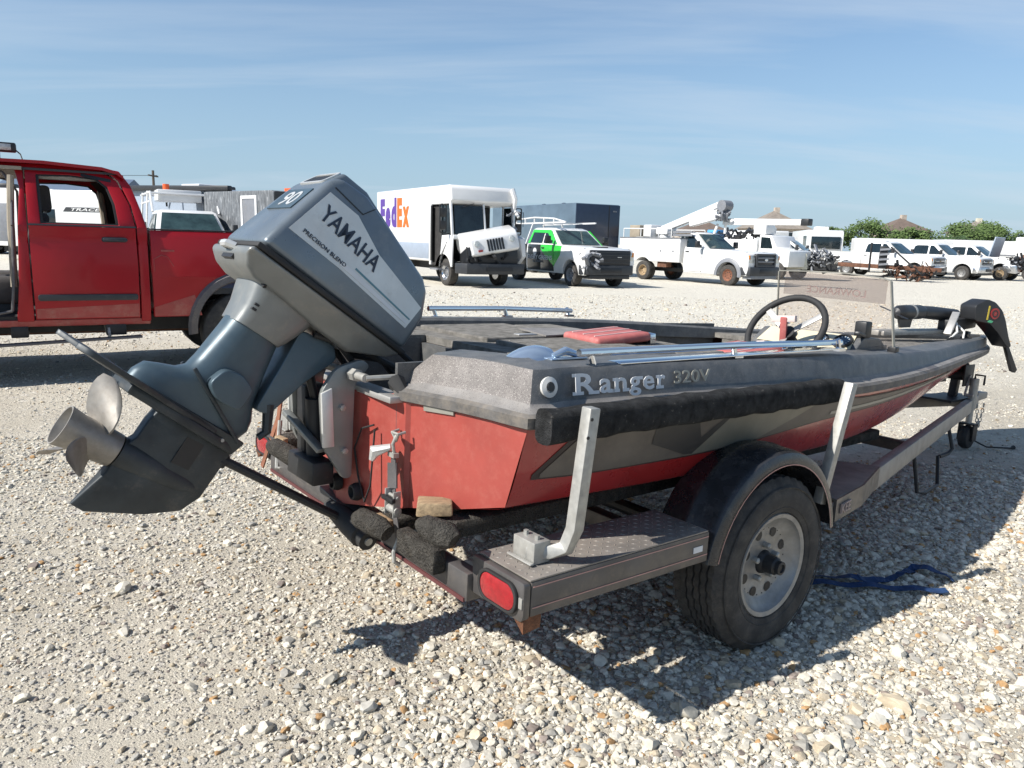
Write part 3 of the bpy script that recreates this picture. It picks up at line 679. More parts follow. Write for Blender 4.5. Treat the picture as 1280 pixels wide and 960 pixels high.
# ---------------------------------------------------------------- trailer
trl = Thing('boat_trailer', 'dark single-axle boat trailer with tread-plate steps under the red boat', 'trailer', BF, (0, 0, 0))
def wheel_parts(T, c, side, Rt, w, rr, nm='wheel', dish=.06, rim='rim_steel', holes=8, det=True, parent=None, hr=.52):
    """c: centre of the outer face; side: -1 right / +1 left (outward y)"""
    c = Vector(c); s = side; n = 72 if det else 28
    A = (Vector((1, 0, 0)), Vector((0, 0, 1)), Vector((0, s, 0)))
    rim_o = T.p(MB().lathe([(0, -dish), (rr*.66, -dish), (rr*.72, -dish+.006), (rr*.80, -dish*.55), (rr*.88, -dish*.35), (rr*.92, 0.0), (rr, .004), (rr*1.02, -.004), (rr*1.0, -.02), (rr*.9, -.03), (rr*.9, -w*.95), (0, -w*.95)], c, A, 40 if det else 22), nm, rim, parent)
    if det:
        g = .010
        pr = [(rr*.99, -.012), (rr*1.04, .004), (rr*1.16, .012), (rr+(Rt-rr)*.55, .016), (Rt-.035, .008), (Rt-.014, -.004), (Rt-.004, -.014)]
        tw = w-.02; k = 5; x = -.018
        for i in range(k):
            x2 = x-(tw-.036)/k+.008
            pr += [(Rt, x), (Rt-.001, x2), (Rt-g, x2-.001), (Rt-g, x2-.007)]; x = x2-.008
        pr += [(Rt-.006, -w+.012), (Rt-.02, -w), (rr+(Rt-rr)*.5, -w-.012), (rr, -w+.01)]
        mod = lambda r, j, kk: r-(.008 if (kk % 3 == 0 and r > Rt-.016 and (j//4) % 2 == 0) else (.006 if (kk % 3 == 1 and r > Rt-.016 and (j//4) % 2 == 1) else 0))
        T.p(MB().lathe(pr, c, A, 120, close=True, mod=mod), 'tyre', 'tyre_rubber', rim_o, smooth=30)
        for q in ((rr*1.12, .010), (rr+(Rt-rr)*.72, .0125)): T.p(MB().lathe([(q[0], q[1]-.001), (q[0]+.004, q[1]+.003), (q[0]+.008, q[1]-.001)], c, A, 60, close=True), 'sidewall_ridge', 'tyre_rubber', rim_o)
    else:
        pr = [(rr*.99, -.01), (rr*1.1, .008), (Rt*.9, .01), (Rt*.985, -.012), (Rt, -.03), (Rt, -w+.03), (Rt*.97, -w), (rr, -w)]
        T.p(MB().lathe(pr, c, A, n, close=True), 'tyre', 'tyre_rubber', rim_o)
    for k in range(holes):
        a = 2*math.pi*(k+.5)/holes; q = c+Vector((math.cos(a)*rr*hr, s*(-dish+.0012), math.sin(a)*rr*hr))
        T.p(MB().lathe([(0, 0), (rr*.095, 0), (rr*.10, .0012), (0, .0012)], q, A, 14), 'hand_hole', 'black_metal', rim_o)
    return rim_o
wo = wheel_parts(trl, (-.03, -1.0, .325), -1, .325, .20, .192, dish=.042, hr=.60)
A_ = (Vector((1, 0, 0)), Vector((0, 0, 1)), Vector((0, -1, 0)))
trl.p(MB().lathe([(0, 0), (.045, 0), (.041, .012), (.034, .02), (.032, .058), (.025, .064), (.025, .080), (.016, .082), (.014, .076), (0, .076)], (-.03, -.957, .325), A_, 24), 'hub', 'black_metal', wo)
for k in range(5):
    a = 2*math.pi*k/5+.3; trl.p(MB().lathe([(0, 0), (.011, 0), (.011, .022), (.006, .026), (0, .026)], (-.03+.064*math.cos(a), -.957, .325+.064*math.sin(a)), A_, 6), 'lug_nut', 'galvanised', wo, smooth=20)
for k in range(26):
    a = 2*math.pi*k/26; trl.p(MB().lathe([(0, 0), (.004, 0), (.003, .003), (0, .003)], (-.03+.128*math.cos(a), -.9565, .325+.128*math.sin(a)), A_, 6), 'rivet', 'black_metal', wo)
wo2 = wheel_parts(trl, (-.03, 1.0, .325), 1, .325, .20, .192, dish=.042, hr=.60)
trl.p(MB().tube([(-.03, -.9, .325), (-.03, .9, .325)], .03, 10), 'axle', 'black_metal')
for s in (-1, 1):
    # fender
    q = MB(); rr = []; y1, y0 = s*1.015, s*.765
    for k in range(25):
        a = R(11+158*k/24); ca, sa = math.cos(a), math.sin(a); rx, rz = .385, .40
        P = lambda r, y: Vector((-.035+(rx+r)*ca, y, .335+(rz+r)*sa))
        rr.append([P(0, y0), P(.014, y0+s*.03), P(.018, y0+s*.10), P(.022, y0+s*.105), P(.022, y0+s*.125), P(.018, y0+s*.13), P(.016, y1-s*.035), P(.008, y1-s*.01), P(-.012, y1), P(-.032, y1), P(-.030, y1-s*.004), P(-.002, y1-s*.02), P(-.006, y0)])
    q.loft(rr); fd = trl.p(q, 'fender', 'fender_black', smooth=40)
    q = MB(); q.loft([[P_ for P_ in [Vector((-.035+(.345+d)*math.cos(R(a)), s*1.0185, .335+(.36+d)*math.sin(R(a)))) for d in (.006, .0095)]] for a in range(12, 169, 6)], caps=False, closed=False)
    trl.p(q, 'fender_pinstripe', 'pinstripe', fd, smooth=0)
    trl.p(MB().prism([(-.03+.37*math.cos(R(a)), .34+.38*math.sin(R(a))) for a in range(168, 11, -12)], s*.755, s*.762), 'fender_skirt', 'fender_black', fd, smooth=0)
    # rear step: side beam, tread plate, lamp box
    trl.p(MB().box(-1.17, -.425, s*.992, s*1.004, .428, .528), 'step_side', 'trailer_paint', bevel=.003)
    for zz in (.452, .512): trl.p(MB().box(-1.165, -.428, s*1.0045, s*1.0058, zz, zz+.003), 'step_pinstripe', 'pinstripe', smooth=0)
    trl.p(MB().box(-.50, -.455, s*1.0045, s*1.006, .468, .488), 'reflector', 'print_white', smooth=0)
    tp = trl.p(MB().box(-1.175, -.43, s*.768, s*1.003, .5285, .534), 'step_plate', 'tread_plate', bevel=.0015)
    q = MB()
    for i in range(26):
        for j in range(9):
            x = -1.155+i*.028; y = s*(.783+j*.0255)
            if s > 0 and (i+j) % 3: continue
            d = .0095; w_ = .0028; sg = 1 if (i+j) % 2 else -1
            dx, dy = d*.707, d*.707*sg; ox, oy = -w_*.707*sg, w_*.707
            q.add([(x-dx, y-dy, .534), (x+ox, y+oy, .534), (x+dx, y+dy, .534), (x-ox, y-oy, .534), (x, y, .5365)], [(0, 1, 4), (1, 2, 4), (2, 3, 4), (3, 0, 4)])
    st = trl.p(q, 'tread_pattern', 'tread_plate', tp, smooth=0); st['kind'] = 'stuff'
    lb = trl.p(MB().prism(fillet([(s*.765, .415), (s*1.003, .415), (s*1.003, .527), (s*.765, .527)], [.0, .02, .012, 0], 3), -1.195, -1.172, 'yz'), 'lamp_panel', 'trailer_paint', bevel=.003)
    out_ = rrect(-.078, .078, -.038, .038, .036, 6)
    trl.p(MB().ring([(s*.895+p[0]*1.14, .470+p[1]*1.22) for p in out_], [(s*.895+p[0], .470+p[1]) for p in out_], -1.207, -1.195, 'yz'), 'lamp_gasket', 'black_rubber', lb, bevel=.003)
    q = MB().prism([(s*.895+p[0], .470+p[1]) for p in out_], -1.206, -1.195, 'yz'); trl.p(q, 'tail_lamp', 'red_lens', lb, bevel=.005)
    trl.p(MB().prism([(s*.985, .395), (s*1.002, .39), (s*1.002, .43), (s*.94, .428)], -1.19, -1.13, 'yz').jit(.012, 30), 'torn_skirt', 'rust', lb, smooth=0)
    trl.p(MB().box(-1.199, -1.196, s*.986, s*1.0, .455, .485), 'clearance_lamp', 'galvanised', lb)
    # forward step narrowing into the tongue
    trl.p(MB().prism([(.355, s*1.0), (.66, s*.945), (1.02, s*.83), (.92, s*.66), (.355, s*.765)], .505, .512, 'xy'), 'front_step_plate', 'tread_plate')
    q = MB(); q.bar((.355, s*1.0, .465), (.66, s*.948, .465), .012, .09).bar((.66, s*.948, .465), (1.02, s*.833, .465), .012, .09); trl.p(q, 'front_step_side', 'trailer_paint', smooth=0)
    # tongue rails, main rails, guide posts and padded guides
    trl.p(MB().bar((.95, s*.83, .455), (4.06, s*.055, .43), .05, .10), 'tongue_rail', 'trailer_rail', bevel=.006)
    trl.p(MB().bar((-1.15, s*.74, .42), (.95, s*.74, .42), .05, .09), 'main_rail', 'trailer_paint', bevel=.004)
    for k, (xb, xt, zb) in enumerate(((-1.05, -.985, .55), (.30, .385, .52))):
        if k == 0:
            pts = [Vector((xb-.045, s*.90, .563)), Vector((xb+.0, s*.93, .565)), Vector((xb+.03, s*.965, .58)), Vector((xb+.045, s*.98, .64)), Vector((xt+.005, s*.988, .985))]
        else:
            pts = [Vector((xb-.02, s*.975, .50)), Vector((xt, s*.988, .965))]
        q = MB(); rr = []
        hw = .019
        for i, p in enumerate(pts):
            d = (pts[min(i+1, len(pts)-1)]-pts[max(0, i-1)]).normalized(); f_ = Vector((1, 0, 0)); f_ = (f_-d*f_.dot(d)).normalized(); l_ = d.cross(f_)
            if i == 0 and k == 0: f_ = Vector((1, 0, 0)); l_ = Vector((0, 0, 1))
            rr.append([p+f_*a*hw+l_*b*hw for a, b in ((-1, -1), (1, -1), (1, 1), (-1, 1))])
        q.loft(rr); po = trl.p(q, 'guide_post', 'galvanised', bevel=.004)
        if k == 0:
            trl.p(MB().box(xb-.06, xb+.0, s*.84, s*.935, .536, .600).box(xb-.075, xb-.06, s*.83, s*.94, .538, .545), 'post_bracket', 'galvanised', po, bevel=.004)
            for yy in (.86, .91): trl.p(MB().lathe([(0, 0), (.008, 0), (.008, .012), (0, .012)], (xb-.03, s*yy, .600), 'z', 6), 'bolt', 'galvanised', po, smooth=0)
            for zz in (.905, .955): trl.p(MB().lathe([(0, 0), (.005, 0), (.005, .003), (0, .003)], (xt-.008-(.955-zz)*.2, s*1.0055, zz), (Vector((1, 0, 0)), Vector((0, 0, 1)), Vector((0, s, 0))), 8), 'bolt_hole', 'black_metal', po)
    gp = []
    for k in range(29):
        x = -1.06+1.50*k/28; y = s*(.912 + (.004*math.sin(k*2.1)) - (.03*sstep(-.2, .45, x)))
        gp.append([Vector((x*1.04+.02, y-s*.0+s*dy, .924+dz-.010*sstep(-.3, .45, x)+.003*math.sin(k*1.7+dz*40))) for dy, dz in [(.036*math.copysign(abs(math.cos(a))**.6, math.cos(a)), .048*math.copysign(abs(math.sin(a))**.6, math.sin(a))) for a in [2*math.pi*j/16 for j in range(16)]]])
    trl.p(MB().loft(gp), 'guide_pad', 'dark_carpet', smooth=50)
    # hull bunks: carpeted boards with bare timber ends
    for (yb, zb) in ((.60, .575), (.30, .50)):
        trl.p(MB().bar((-1.22, s*yb, zb-.02), (1.6, s*yb*.82, zb-.04), .10, .055).jit(.004, 14), 'bunk', 'bunk_carpet', bevel=.012)
        trl.p(MB().box(-1.245, -1.218, s*yb-.045, s*yb+.045, zb-.042, zb+.002).jit(.006, 18), 'bunk_end', 'wood', bevel=.004)
trl.p(MB().jit(0, 1).bar((-1.225, -.60, .615), (-1.16, -.50, .60), .11, .04).jit(.006, 20, 2), 'board_offcut', 'wood', bevel=.006)
for (yy, zz, ln) in ((-.33, .50, .17), (.42, .56, .24), (-.72, .60, .14)):
    trl.p(MB().tube([(-1.30, yy+ln/2, zz), (-1.30, yy+ln*.3, zz+.006), (-1.29, yy-ln*.3, zz+.002), (-1.28, yy-ln/2, zz-.01)], [.022, .036, .038, .024], 12).jit(.006, 18, 3), 'carpet_roll', 'bunk_carpet', smooth=60)
trl.p(MB().bar((-1.19, -.77, .43), (-1.19, .77, .43), .05, .085), 'rear_crossmember', 'trailer_paint', bevel=.004)
trl.p(MB().bar((-1.217, -.76, .391), (-1.217, .76, .391), .006, .012), 'rear_reflective_tape', mat('tape_red', (.10, .03, .03), .6), smooth=0)
trl.p(MB().bar((-1.24, -.66, .475), (-1.24, -.44, .475), .05, .08).jit(.006, 18), 'carpet_block', 'bunk_carpet', bevel=.01)
trl.p(MB().bar((-1.275, .30, .53), (-1.235, -.10, .44), .06, .05), 'roller_arm', 'trailer_paint', bevel=.005)
for (x, z) in ((-.3, .36), (.9, .36), (2.1, .39)): trl.p(MB().bar((x, -.72 if x < 1.5 else -.5, z), (x, .72 if x < 1.5 else .5, z), .06, .06), 'crossmember', 'trailer_paint', bevel=.004)
# tongue end: coupler, winch post, jack, chain
trl.p(MB().bar((3.86, 0, .43), (4.20, 0, .43), .075, .075).bar((4.18, 0, .455), (4.36, 0, .455), .07, .075, h2=.05), 'coupler', 'trailer_rail', bevel=.008)
wp = trl.p(MB().bar((3.78, 0, .46), (3.86, 0, .98), .055, .055), 'winch_post', 'black_metal', bevel=.005)
trl.p(MB().tube([(3.78, -.09, .66), (3.78, .09, .66)], .045, 14).box(3.70, 3.86, -.10, -.088, .58, .74).box(3.70, 3.86, .088, .10, .58, .74), 'winch', 'black_metal', wp, bevel=.003)
trl.p(MB().bar((3.80, -.10, .66), (3.72, -.11, .52), .012, .02).tube([(3.72, -.11, .52), (3.72, -.17, .52)], .012, 8), 'winch_handle', 'galvanised', wp)
trl.p(MB().tube([(3.80, -.07, .70), (3.80, .07, .70)], .05, 14), 'bow_roller', 'black_rubber', wp)
trl.p(MB().box(3.5, 3.9, -.11, .11, .475, .49), 'winch_plate', 'black_metal', wp)
jk = trl.p(MB().tube([(3.80, -.135, .64), (3.80, -.135, .29)], .022, 12).tube([(3.80, -.135, .64), (3.80, -.135, .42)], .03, 12).box(3.76, 3.84, -.13, -.09, .40, .48), 'tongue_jack', 'galvanised')
trl.p(MB().box(3.765, 3.835, -.19, -.178, .17, .30).box(3.765, 3.835, -.092, -.080, .17, .30).box(3.765, 3.835, -.19, -.08, .29, .302), 'jack_fork', 'black_metal', jk)
trl.p(MB().lathe([(0, -.038), (.05, -.038), (.080, -.03), (.09, -.01), (.09, .01), (.080, .03), (.05, .038), (0, .038)], (3.80, -.135, .195), 'y', 24), 'jack_wheel', 'black_rubber', jk)
trl.p(MB().tube([(3.80, -.135, .64), (3.80, -.135, .67), (3.80, -.20, .67), (3.80, -.20, .60)], .008, 8), 'jack_crank', 'black_metal', jk)
q = MB()
for k in range(13):
    t = k/12; c_ = Vector((4.16-.12*t, -.09, .42-.16*math.sin(math.pi*t)-.02)); a_ = k % 2*math.pi/2
    ring_ = [c_+Vector((.010*math.cos(b_)*math.cos(a_), .010*math.cos(b_)*math.sin(a_)+0, .017*math.sin(b_))) for b_ in [2*math.pi*j/10 for j in range(11)]]
    q.tube(ring_, .0035, 5, caps=False)
trl.p(q, 'safety_chain', 'galvanised')
trl.p(MB().tube([(3.80, -.12, .20), (3.92, -.24, .125), (4.10, -.34, .118), (4.14, -.345, .12)], [.006, .006, .006, .018], 8), 'wiring_plug', 'black_rubber')
for s in (-1,):
    trl.p(MB().tube([(2.0, -.55, .40), (2.0, -.60, .17), (2.1, -.60, .15), (2.35, -.56, .15), (2.45, -.5, .30)], .011, 8), 'bent_step_bar', 'black_metal')
    trl.p(MB().tube([(2.9, -.36, .40), (2.9, -.40, .27), (2.85, -.40, .245), (2.72, -.40, .24)], .012, 8), 'bent_hook', 'black_metal')
# lettering on the forward step
trl.text('step_lettering', 'KEE', .10, .04, mat('worn_print', (.32, .25, .23), .6), (.40, -1.0, .445), (.305, .052, 0), (0, 0, 1), bold=.01, ext=.0075)

# ---------------------------------------------------------------- outboard motor, tilted up
TI = R(34)
MF = BF @ Matrix.Translation((-1.35, 0, 1.25)) @ Matrix.Rotation(TI, 4, 'Y')     # x forward, z up along the leg
mot = Thing('outboard_motor', 'grey and navy outboard motor tilted up on the red transom', 'outboard motor', MF, (.03, 0, -.35))
def shell(outl, hw, n_in=0):
    """side outline (v,u) with a half width per point; closed symmetric solid"""
    q = MB(); n = len(outl)
    q.add([(p[0], -w_, p[1]) for p, w_ in zip(outl, hw)] + [(p[0], w_, p[1]) for p, w_ in zip(outl, hw)], [tuple(range(n)), tuple(range(2*n-1, n-1, -1))] + [(i, n+i, n+(i+1) % n, (i+1) % n) for i in range(n)])
    return q
co = [(-.278, -.025), (-.257, .06), (-.197, .275), (-.165, .308), (-.06, .318), (.10, .272), (.262, .222), (.300, .19), (.333, .10), (.318, -.035), (0, -.03)]
def CW(u): return .185-.048*(u+.03)/.35
mot.p(shell(co, [CW(p[1]) for p in co]), 'cowl', 'cowl_blue', bevel=.022, seg=3, smooth=40)
def sp(v, u, off=0.0): return Vector((v, -(CW(u)+off), u))
SD = Vector((0, .137, 1)).normalized()
def flat(pts, off, name, m, par=None, th=.002):
    q = MB(); n = len(pts); q.add([sp(v, u, off) for v, u in pts]+[sp(v, u, off-th) for v, u in pts], [tuple(range(n))]+[(i, (i+1) % n, n+(i+1) % n, n+i) for i in range(n)])
    return mot.p(q, name, m, par, smooth=0)
pan = flat([(-.178, .240), (-.232, .060), (-.03, .056), (.282, .030), (.302, .125), (.07, .180), (-.06, .240)], .0015, 'side_panel', 'cowl_silver')
flat([(-.035, .066), (.276, .043), (.279, .052), (-.032, .083)], .003, 'white_stripe', 'print_white', pan)
flat([(.02, .086), (.281, .062), (.283, .067), (.02, .093)], .003, 'teal_stripe', 'print_teal', pan)
flat([(-.172, .262), (-.05, .252), (-.048, .2555), (-.172, .266)], .002, 'panel_groove', 'black_plastic')
flat([(-.052, .252), (-.048, .252), (-.018, .297), (-.022, .297)], .002, 'panel_groove', 'black_plastic')
def on_side(txt, v, u, w_, h_, dv, m, bold, name):
    mot.text(name, txt, w_, h_, m, sp(v, u, .003), Vector((1, .137*dv, dv)), SD, parent=pan, bold=bold, ext=.0015)
on_side('YAMAHA', -.172, .150, .255, .056, -.13, 'print_navy', .012, 'lettering')
on_side('PRECISION BLEND', -.190, .078, .175, .013, -.05, 'print_navy', .004, 'lettering')
# rear face: number plate, top handle recess
rd = Vector((.060, 0, .215)).normalized(); rn = Vector((-.215, 0, .060)).normalized()
c0 = Vector((-.2235, 0, .18))+rn*.001
q = MB().add([c0+Vector((0, y, 0))+rd*h_+rn*o for o in (.003, -.002) for y, h_ in ((-.10, -.05), (.10, -.05), (.10, .05), (-.10, .05))], [(0, 1, 2, 3), (4, 7, 6, 5), (0, 4, 5, 1), (1, 5, 6, 2), (2, 6, 7, 3), (3, 7, 4, 0)])
pl_ = mot.p(q, 'number_plate', 'leg_navy', smooth=0)
mot.text('number', '90', .12, .07, 'cowl_silver', c0+rn*.003+Vector((0, .05, 0))-rd*.035, (0, -1, 0), rd, parent=pl_, bold=.012, ext=.0015)
scp = mot.p(shell([(-.202, .258), (-.158, .335), (-.06, .337), (.16, .262), (.05, .25)], [.118, .106, .106, .118, .12]), 'intake_scoop', 'cowl_blue', bevel=.012, seg=3)
sa, sb_ = Vector((-.202, 0, .258)), Vector((-.158, 0, .335)); sdr = (sb_-sa).normalized(); snn = Vector((-sdr.z, 0, sdr.x)); cen = sa.lerp(sb_, .52)
q = MB(); q.add([cen+sdr*z_+Vector((0, y_, 0))+snn*o for o in (.0015, -.01) for y_, z_ in rrect(-.08, .08, -.030, .030, .014)], [tuple(range(20)), tuple(range(39, 19, -1))]+[(i, (i+1) % 20, 20+(i+1) % 20, 20+i) for i in range(20)]); mot.p(q, 'intake_opening', 'print_black', scp, smooth=0)
q = MB(); o1 = rrect(-.095, .095, -.040, .040, .02); o2 = rrect(-.08, .08, -.030, .030, .014); n1 = len(o1)
q.add([cen+sdr*z_+Vector((0, y_, 0))+snn*o for o in (.005, -.006) for y_, z_ in o1+o2], [(i, (i+1) % n1, n1+(i+1) % n1, n1+i) for i in range(n1)]+[(i, 2*n1+i, 2*n1+(i+1) % n1, (i+1) % n1) for i in range(n1)]+[(n1+i, n1+(i+1) % n1, 3*n1+(i+1) % n1, 3*n1+i) for i in range(n1)]); mot.p(q, 'intake_rim', 'cowl_silver', scp, smooth=30)
# seam and lower cowl
def band(u0, u1, g): 
    o = [(-.283-g, u1), (.325+g, u1-.006), (.325+g, u0-.006), (-.283-g, u0)]
    return shell(o, [.187+g]*4)
mot.p(band(-.045, -.028, .003), 'cowl_seal', 'black_rubber', bevel=.005)
lo = [(-.292, -.046), (-.297, -.070), (-.270, -.103), (-.225, -.120), (-.12, -.122), (.016, -.135), (.175, -.142), (.295, -.085), (.326, -.052)]
mot.p(shell(lo, [.183, .178, .150, .14, .14, .13, .12, .145, .178]), 'lower_cowl', 'cowl_lower', bevel=.018, seg=3, smooth=40)
mot.p(MB().tube([(-.290, -.03, -.056), (-.312, -.02, -.060), (-.312, .02, -.060), (-.290, .03, -.056)], .013, 8), 'cowl_latch', 'cowl_silver')
mot.p(MB().prism(rrect(-.05, .05, -.010, .010, .006), -.289, -.275, 'yz').map(lambda v: Vector((v.x, v.y, v.z-.084))), 'rear_slot', 'print_black')
mot.p(MB().tube([(-.19, -.125, -.112), (-.18, -.135, -.122)], .009, 8), 'telltale_outlet', 'black_rubber')
# mid casing and leg
def oval(rows, ex=.62, n=28):
    rr = []
    for u, v0, v1, hw in rows:
        c_ = (v0+v1)/2; h_ = (v1-v0)/2
        rr.append([Vector((c_+h_*math.copysign(abs(math.cos(a_))**ex, math.cos(a_)), hw*math.copysign(abs(math.sin(a_))**ex, math.sin(a_)), u)) for a_ in [2*math.pi*k/n for k in range(n)]])
    return MB().loft(rr)
mid = [(-.108, -.210, .050, .118), (-.15, -.198, .036, .114), (-.19, -.187, .020, .106), (-.225, -.184, .006, .098), (-.250, -.183, -.008, .090)]
mot.p(oval(mid, .45), 'mid_casing', 'cowl_lower', smooth=45)
for k in (0, 1): mot.p(MB().box(-.168, -.153, -.108, -.09, -.182-.016*k, -.175-.016*k), 'vent_slot', 'print_black', smooth=0)
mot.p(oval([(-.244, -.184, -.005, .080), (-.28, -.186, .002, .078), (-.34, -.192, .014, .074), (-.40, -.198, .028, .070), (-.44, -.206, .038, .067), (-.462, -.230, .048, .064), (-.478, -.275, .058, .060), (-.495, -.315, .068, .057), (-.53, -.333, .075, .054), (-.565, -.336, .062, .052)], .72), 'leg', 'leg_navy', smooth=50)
mot.p(MB().bar((-.20, -.068, -.44), (.05, -.062, -.575), .012, .012).bar((-.20, .068, -.44), (.05, .062, -.575), .012, .012), 'leg_rib', 'gearcase_navy', bevel=.003)
bl = mot.p(MB().prism(fillet([(-.150, -.458), (-.130, -.395), (-.075, -.383), (-.015, -.410), (-.02, -.487), (-.10, -.49)], .02), -.105, -.058), 'side_mount', 'leg_navy', bevel=.012, seg=3)
mot.p(MB().prism(fillet([(-.150, -.458), (-.130, -.395), (-.075, -.383), (-.015, -.410), (-.02, -.487), (-.10, -.49)], .02), .058, .105), 'side_mount', 'leg_navy', bevel=.012, seg=3)
# anti-ventilation plate with a bolted-on hydrofoil
pl = [(.06, -.05), (-.10, -.085), (-.33, -.095), (-.34, .095), (-.10, .085), (.06, .05)]
ap = mot.p(MB().prism(pl, -.598, -.566, 'xy', lambda q_, k: (q_[0], q_[1], q_[2]-.06*(q_[0]+.3))), 'ventilation_plate', 'gearcase_navy', bevel=.008)
mot.p(shell([(-.335, -.548), (.07, -.565), (.06, -.615), (-.22, -.60), (-.335, -.575)], [.062, .066, .05, .05, .055]), 'gearcase_flange', 'gearcase_navy', bevel=.008)
for s in (-1, 1):
    fo = fillet([(-.02, s*.06), (-.22, s*.10), (-.34, s*.19), (-.49, s*.215), (-.53, s*.17), (-.44, s*.08), (-.33, s*.055)], .02)
    mot.p(MB().prism(fo, -.57, -.555, 'xy', lambda q_, k: (q_[0], q_[1], q_[2]-.06*(q_[0]+.3)+.05*max(0, (abs(q_[1])-.08)))), 'hydrofoil_wing', 'gearcase_navy', ap, bevel=.003)
for (v_, u_) in ((-.12, -.552), (-.05, -.556), (.0, -.56)): mot.p(MB().lathe([(0, 0), (.007, 0), (.006, .006), (0, .006)], (v_, -.058, u_-.03), (Vector((1, 0, 0)), Vector((0, 0, 1)), Vector((0, -1, 0))), 8), 'bolt', 'galvanised', ap)
# gearcase with torpedo and skeg
def blade_shell(outl, fw):
    return shell(outl, [fw(p) for p in outl])
gc = [(-.205, -.585), (-.215, -.64), (-.215, -.70), (-.235, -.745), (-.235, -.83), (-.262, -.955), (-.215, -.96), (-.06, -.90), (.03, -.845), (.055, -.78), (.058, -.66), (.06, -.585)]
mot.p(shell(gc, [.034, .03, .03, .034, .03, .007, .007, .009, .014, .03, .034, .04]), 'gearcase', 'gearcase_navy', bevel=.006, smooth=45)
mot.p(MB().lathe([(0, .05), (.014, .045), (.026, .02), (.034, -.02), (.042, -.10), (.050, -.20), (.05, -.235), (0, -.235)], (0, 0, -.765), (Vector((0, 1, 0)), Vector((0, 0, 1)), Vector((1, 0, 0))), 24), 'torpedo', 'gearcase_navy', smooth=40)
mot.p(MB().box(-.09, -.03, -.0365, -.031, -.72, -.63).jit(.002, 40), 'water_intake', 'print_black', smooth=0)
# propeller
pr = mot.p(MB().lathe([(.052, -.24), (.055, -.28), (.055, -.36), (.062, -.405), (.057, -.405), (.048, -.36), (.02, -.34), (.02, -.30), (0, -.30)], (0, 0, -.765), (Vector((0, 1, 0)), Vector((0, 0, 1)), Vector((1, 0, 0))), 28), 'propeller_hub', 'prop_bronze', smooth=45)
for k in range(3):
    th = R(-8+120*k); q = MB(); rr = []
    for i in range(9):
        t = i/8; r_ = .045+.14*t; ch = .062*(math.sin(math.pi*(.22+.74*t))**.7)+.004; pit = R(62-34*t)
        row = []; bk = []
        for j in range(7):
            c_ = (j/6-.5)*2*ch; ax_ = c_*math.cos(pit)*.9; tg = c_*math.sin(pit)+.055*t*t
            an = th+tg/max(r_, .07); cup = .006*(j/6)**2
            row.append(Vector((-.315-ax_-.05*t, r_*math.sin(an), -.765+r_*math.cos(an))))
        tk = .005*(1-t)+.0015
        rr.append(row+[p+Vector((tk, 0, 0)) for p in row[::-1]])
    q.loft(rr); mot.p(q, 'blade', 'prop_bronze', pr, smooth=45)
# swivel and clamp brackets
mot.p(MB().prism(fillet([(.02, -.16), (.15, -.14), (.185, -.18), (.13, -.30), (.085, -.45), (.035, -.46), (.03, -.30)], .02), -.065, .065), 'swivel_bracket', 'leg_navy', bevel=.014, seg=3)
mot.p(MB().tube([(.07, -.05, -.42), (.115, -.05, -.50), (.10, -.05, -.53)], [.02, .016, .012], 8), 'tilt_stop', 'gearcase_navy')
mot.p(MB().tube([(.06, -.08, -.15), (.14, -.09, -.13), (.22, -.08, -.15), (.28, -.05, -.16)], .011, 8).tube([(.10, .02, -.13), (.2, .05, -.13), (.30, .04, -.17)], .012, 8), 'hose', 'black_rubber')
inv = Matrix.Rotation(-TI, 4, 'Y') @ Matrix.Translation((1.35, 0, -1.25))      # boat frame -> motor frame
def mb_boat(mb): return mb.map(lambda v: inv @ v)
brk = fillet([(-1.375, .72), (-1.385, .905), (-1.33, .985), (-1.235, 1.01), (-1.205, .985), (-1.262, .93), (-1.270, .60), (-1.30, .60)], .025)
for s in (-1, 1):
    b_ = mot.p(mb_boat(MB().prism(brk, s*.125-.012, s*.125+.012)), 'clamp_bracket', 'cowl_lower', bevel=.005)
    for (x, z) in ((-1.30, .70), (-1.31, .85)): mot.p(mb_boat(MB().lathe([(0, 0), (.012, 0), (.011, .012), (0, .014)], (x, s*.137, z), (Vector((1, 0, 0)), Vector((0, 0, 1)), Vector((0, s, 0))), 6)), 'bolt', 'galvanised', b_, smooth=0)
    mot.p(mb_boat(MB().prism([(-1.38, .72), (-1.34, .72), (-1.35, .92), (-1.388, .905)], s*.137, s*.150)), 'bracket_flange', 'cowl_silver', b_, bevel=.003)
mot.p(mb_boat(MB().tube([(-1.28, -.25, .965), (-1.28, .2, .965)], .014, 12).tube([(-1.28, -.15, .965), (-1.28, -.19, .965)], .022, 6)), 'tilt_tube', 'galvanised')
mot.p(mb_boat(MB().tube([(-1.28, -.25, .965), (-1.18, -.28, .97), (-1.05, -.27, .965)], .009, 8)), 'steering_rod', 'galvanised')
mot.p(mb_boat(MB().tube([(-1.34, 0, .66), (-1.345, 0, .86)], .034, 14).tube([(-1.345, 0, .86), (-1.37, 0, .96)], .016, 10)), 'tilt_ram', 'black_metal')
mot.p(mb_boat(MB().box(-1.40, -1.32, -.11, .11, .58, .66).box(-1.37, -1.29, .03, .10, .66, .90).jit(.006, 15)), 'trim_pump', 'black_metal', bevel=.008)
mot.p(mb_boat(MB().bar((-1.41, .10, .80), (-1.37, -.11, .70), .03, .018)), 'support_bar', 'cowl_lower', bevel=.004)
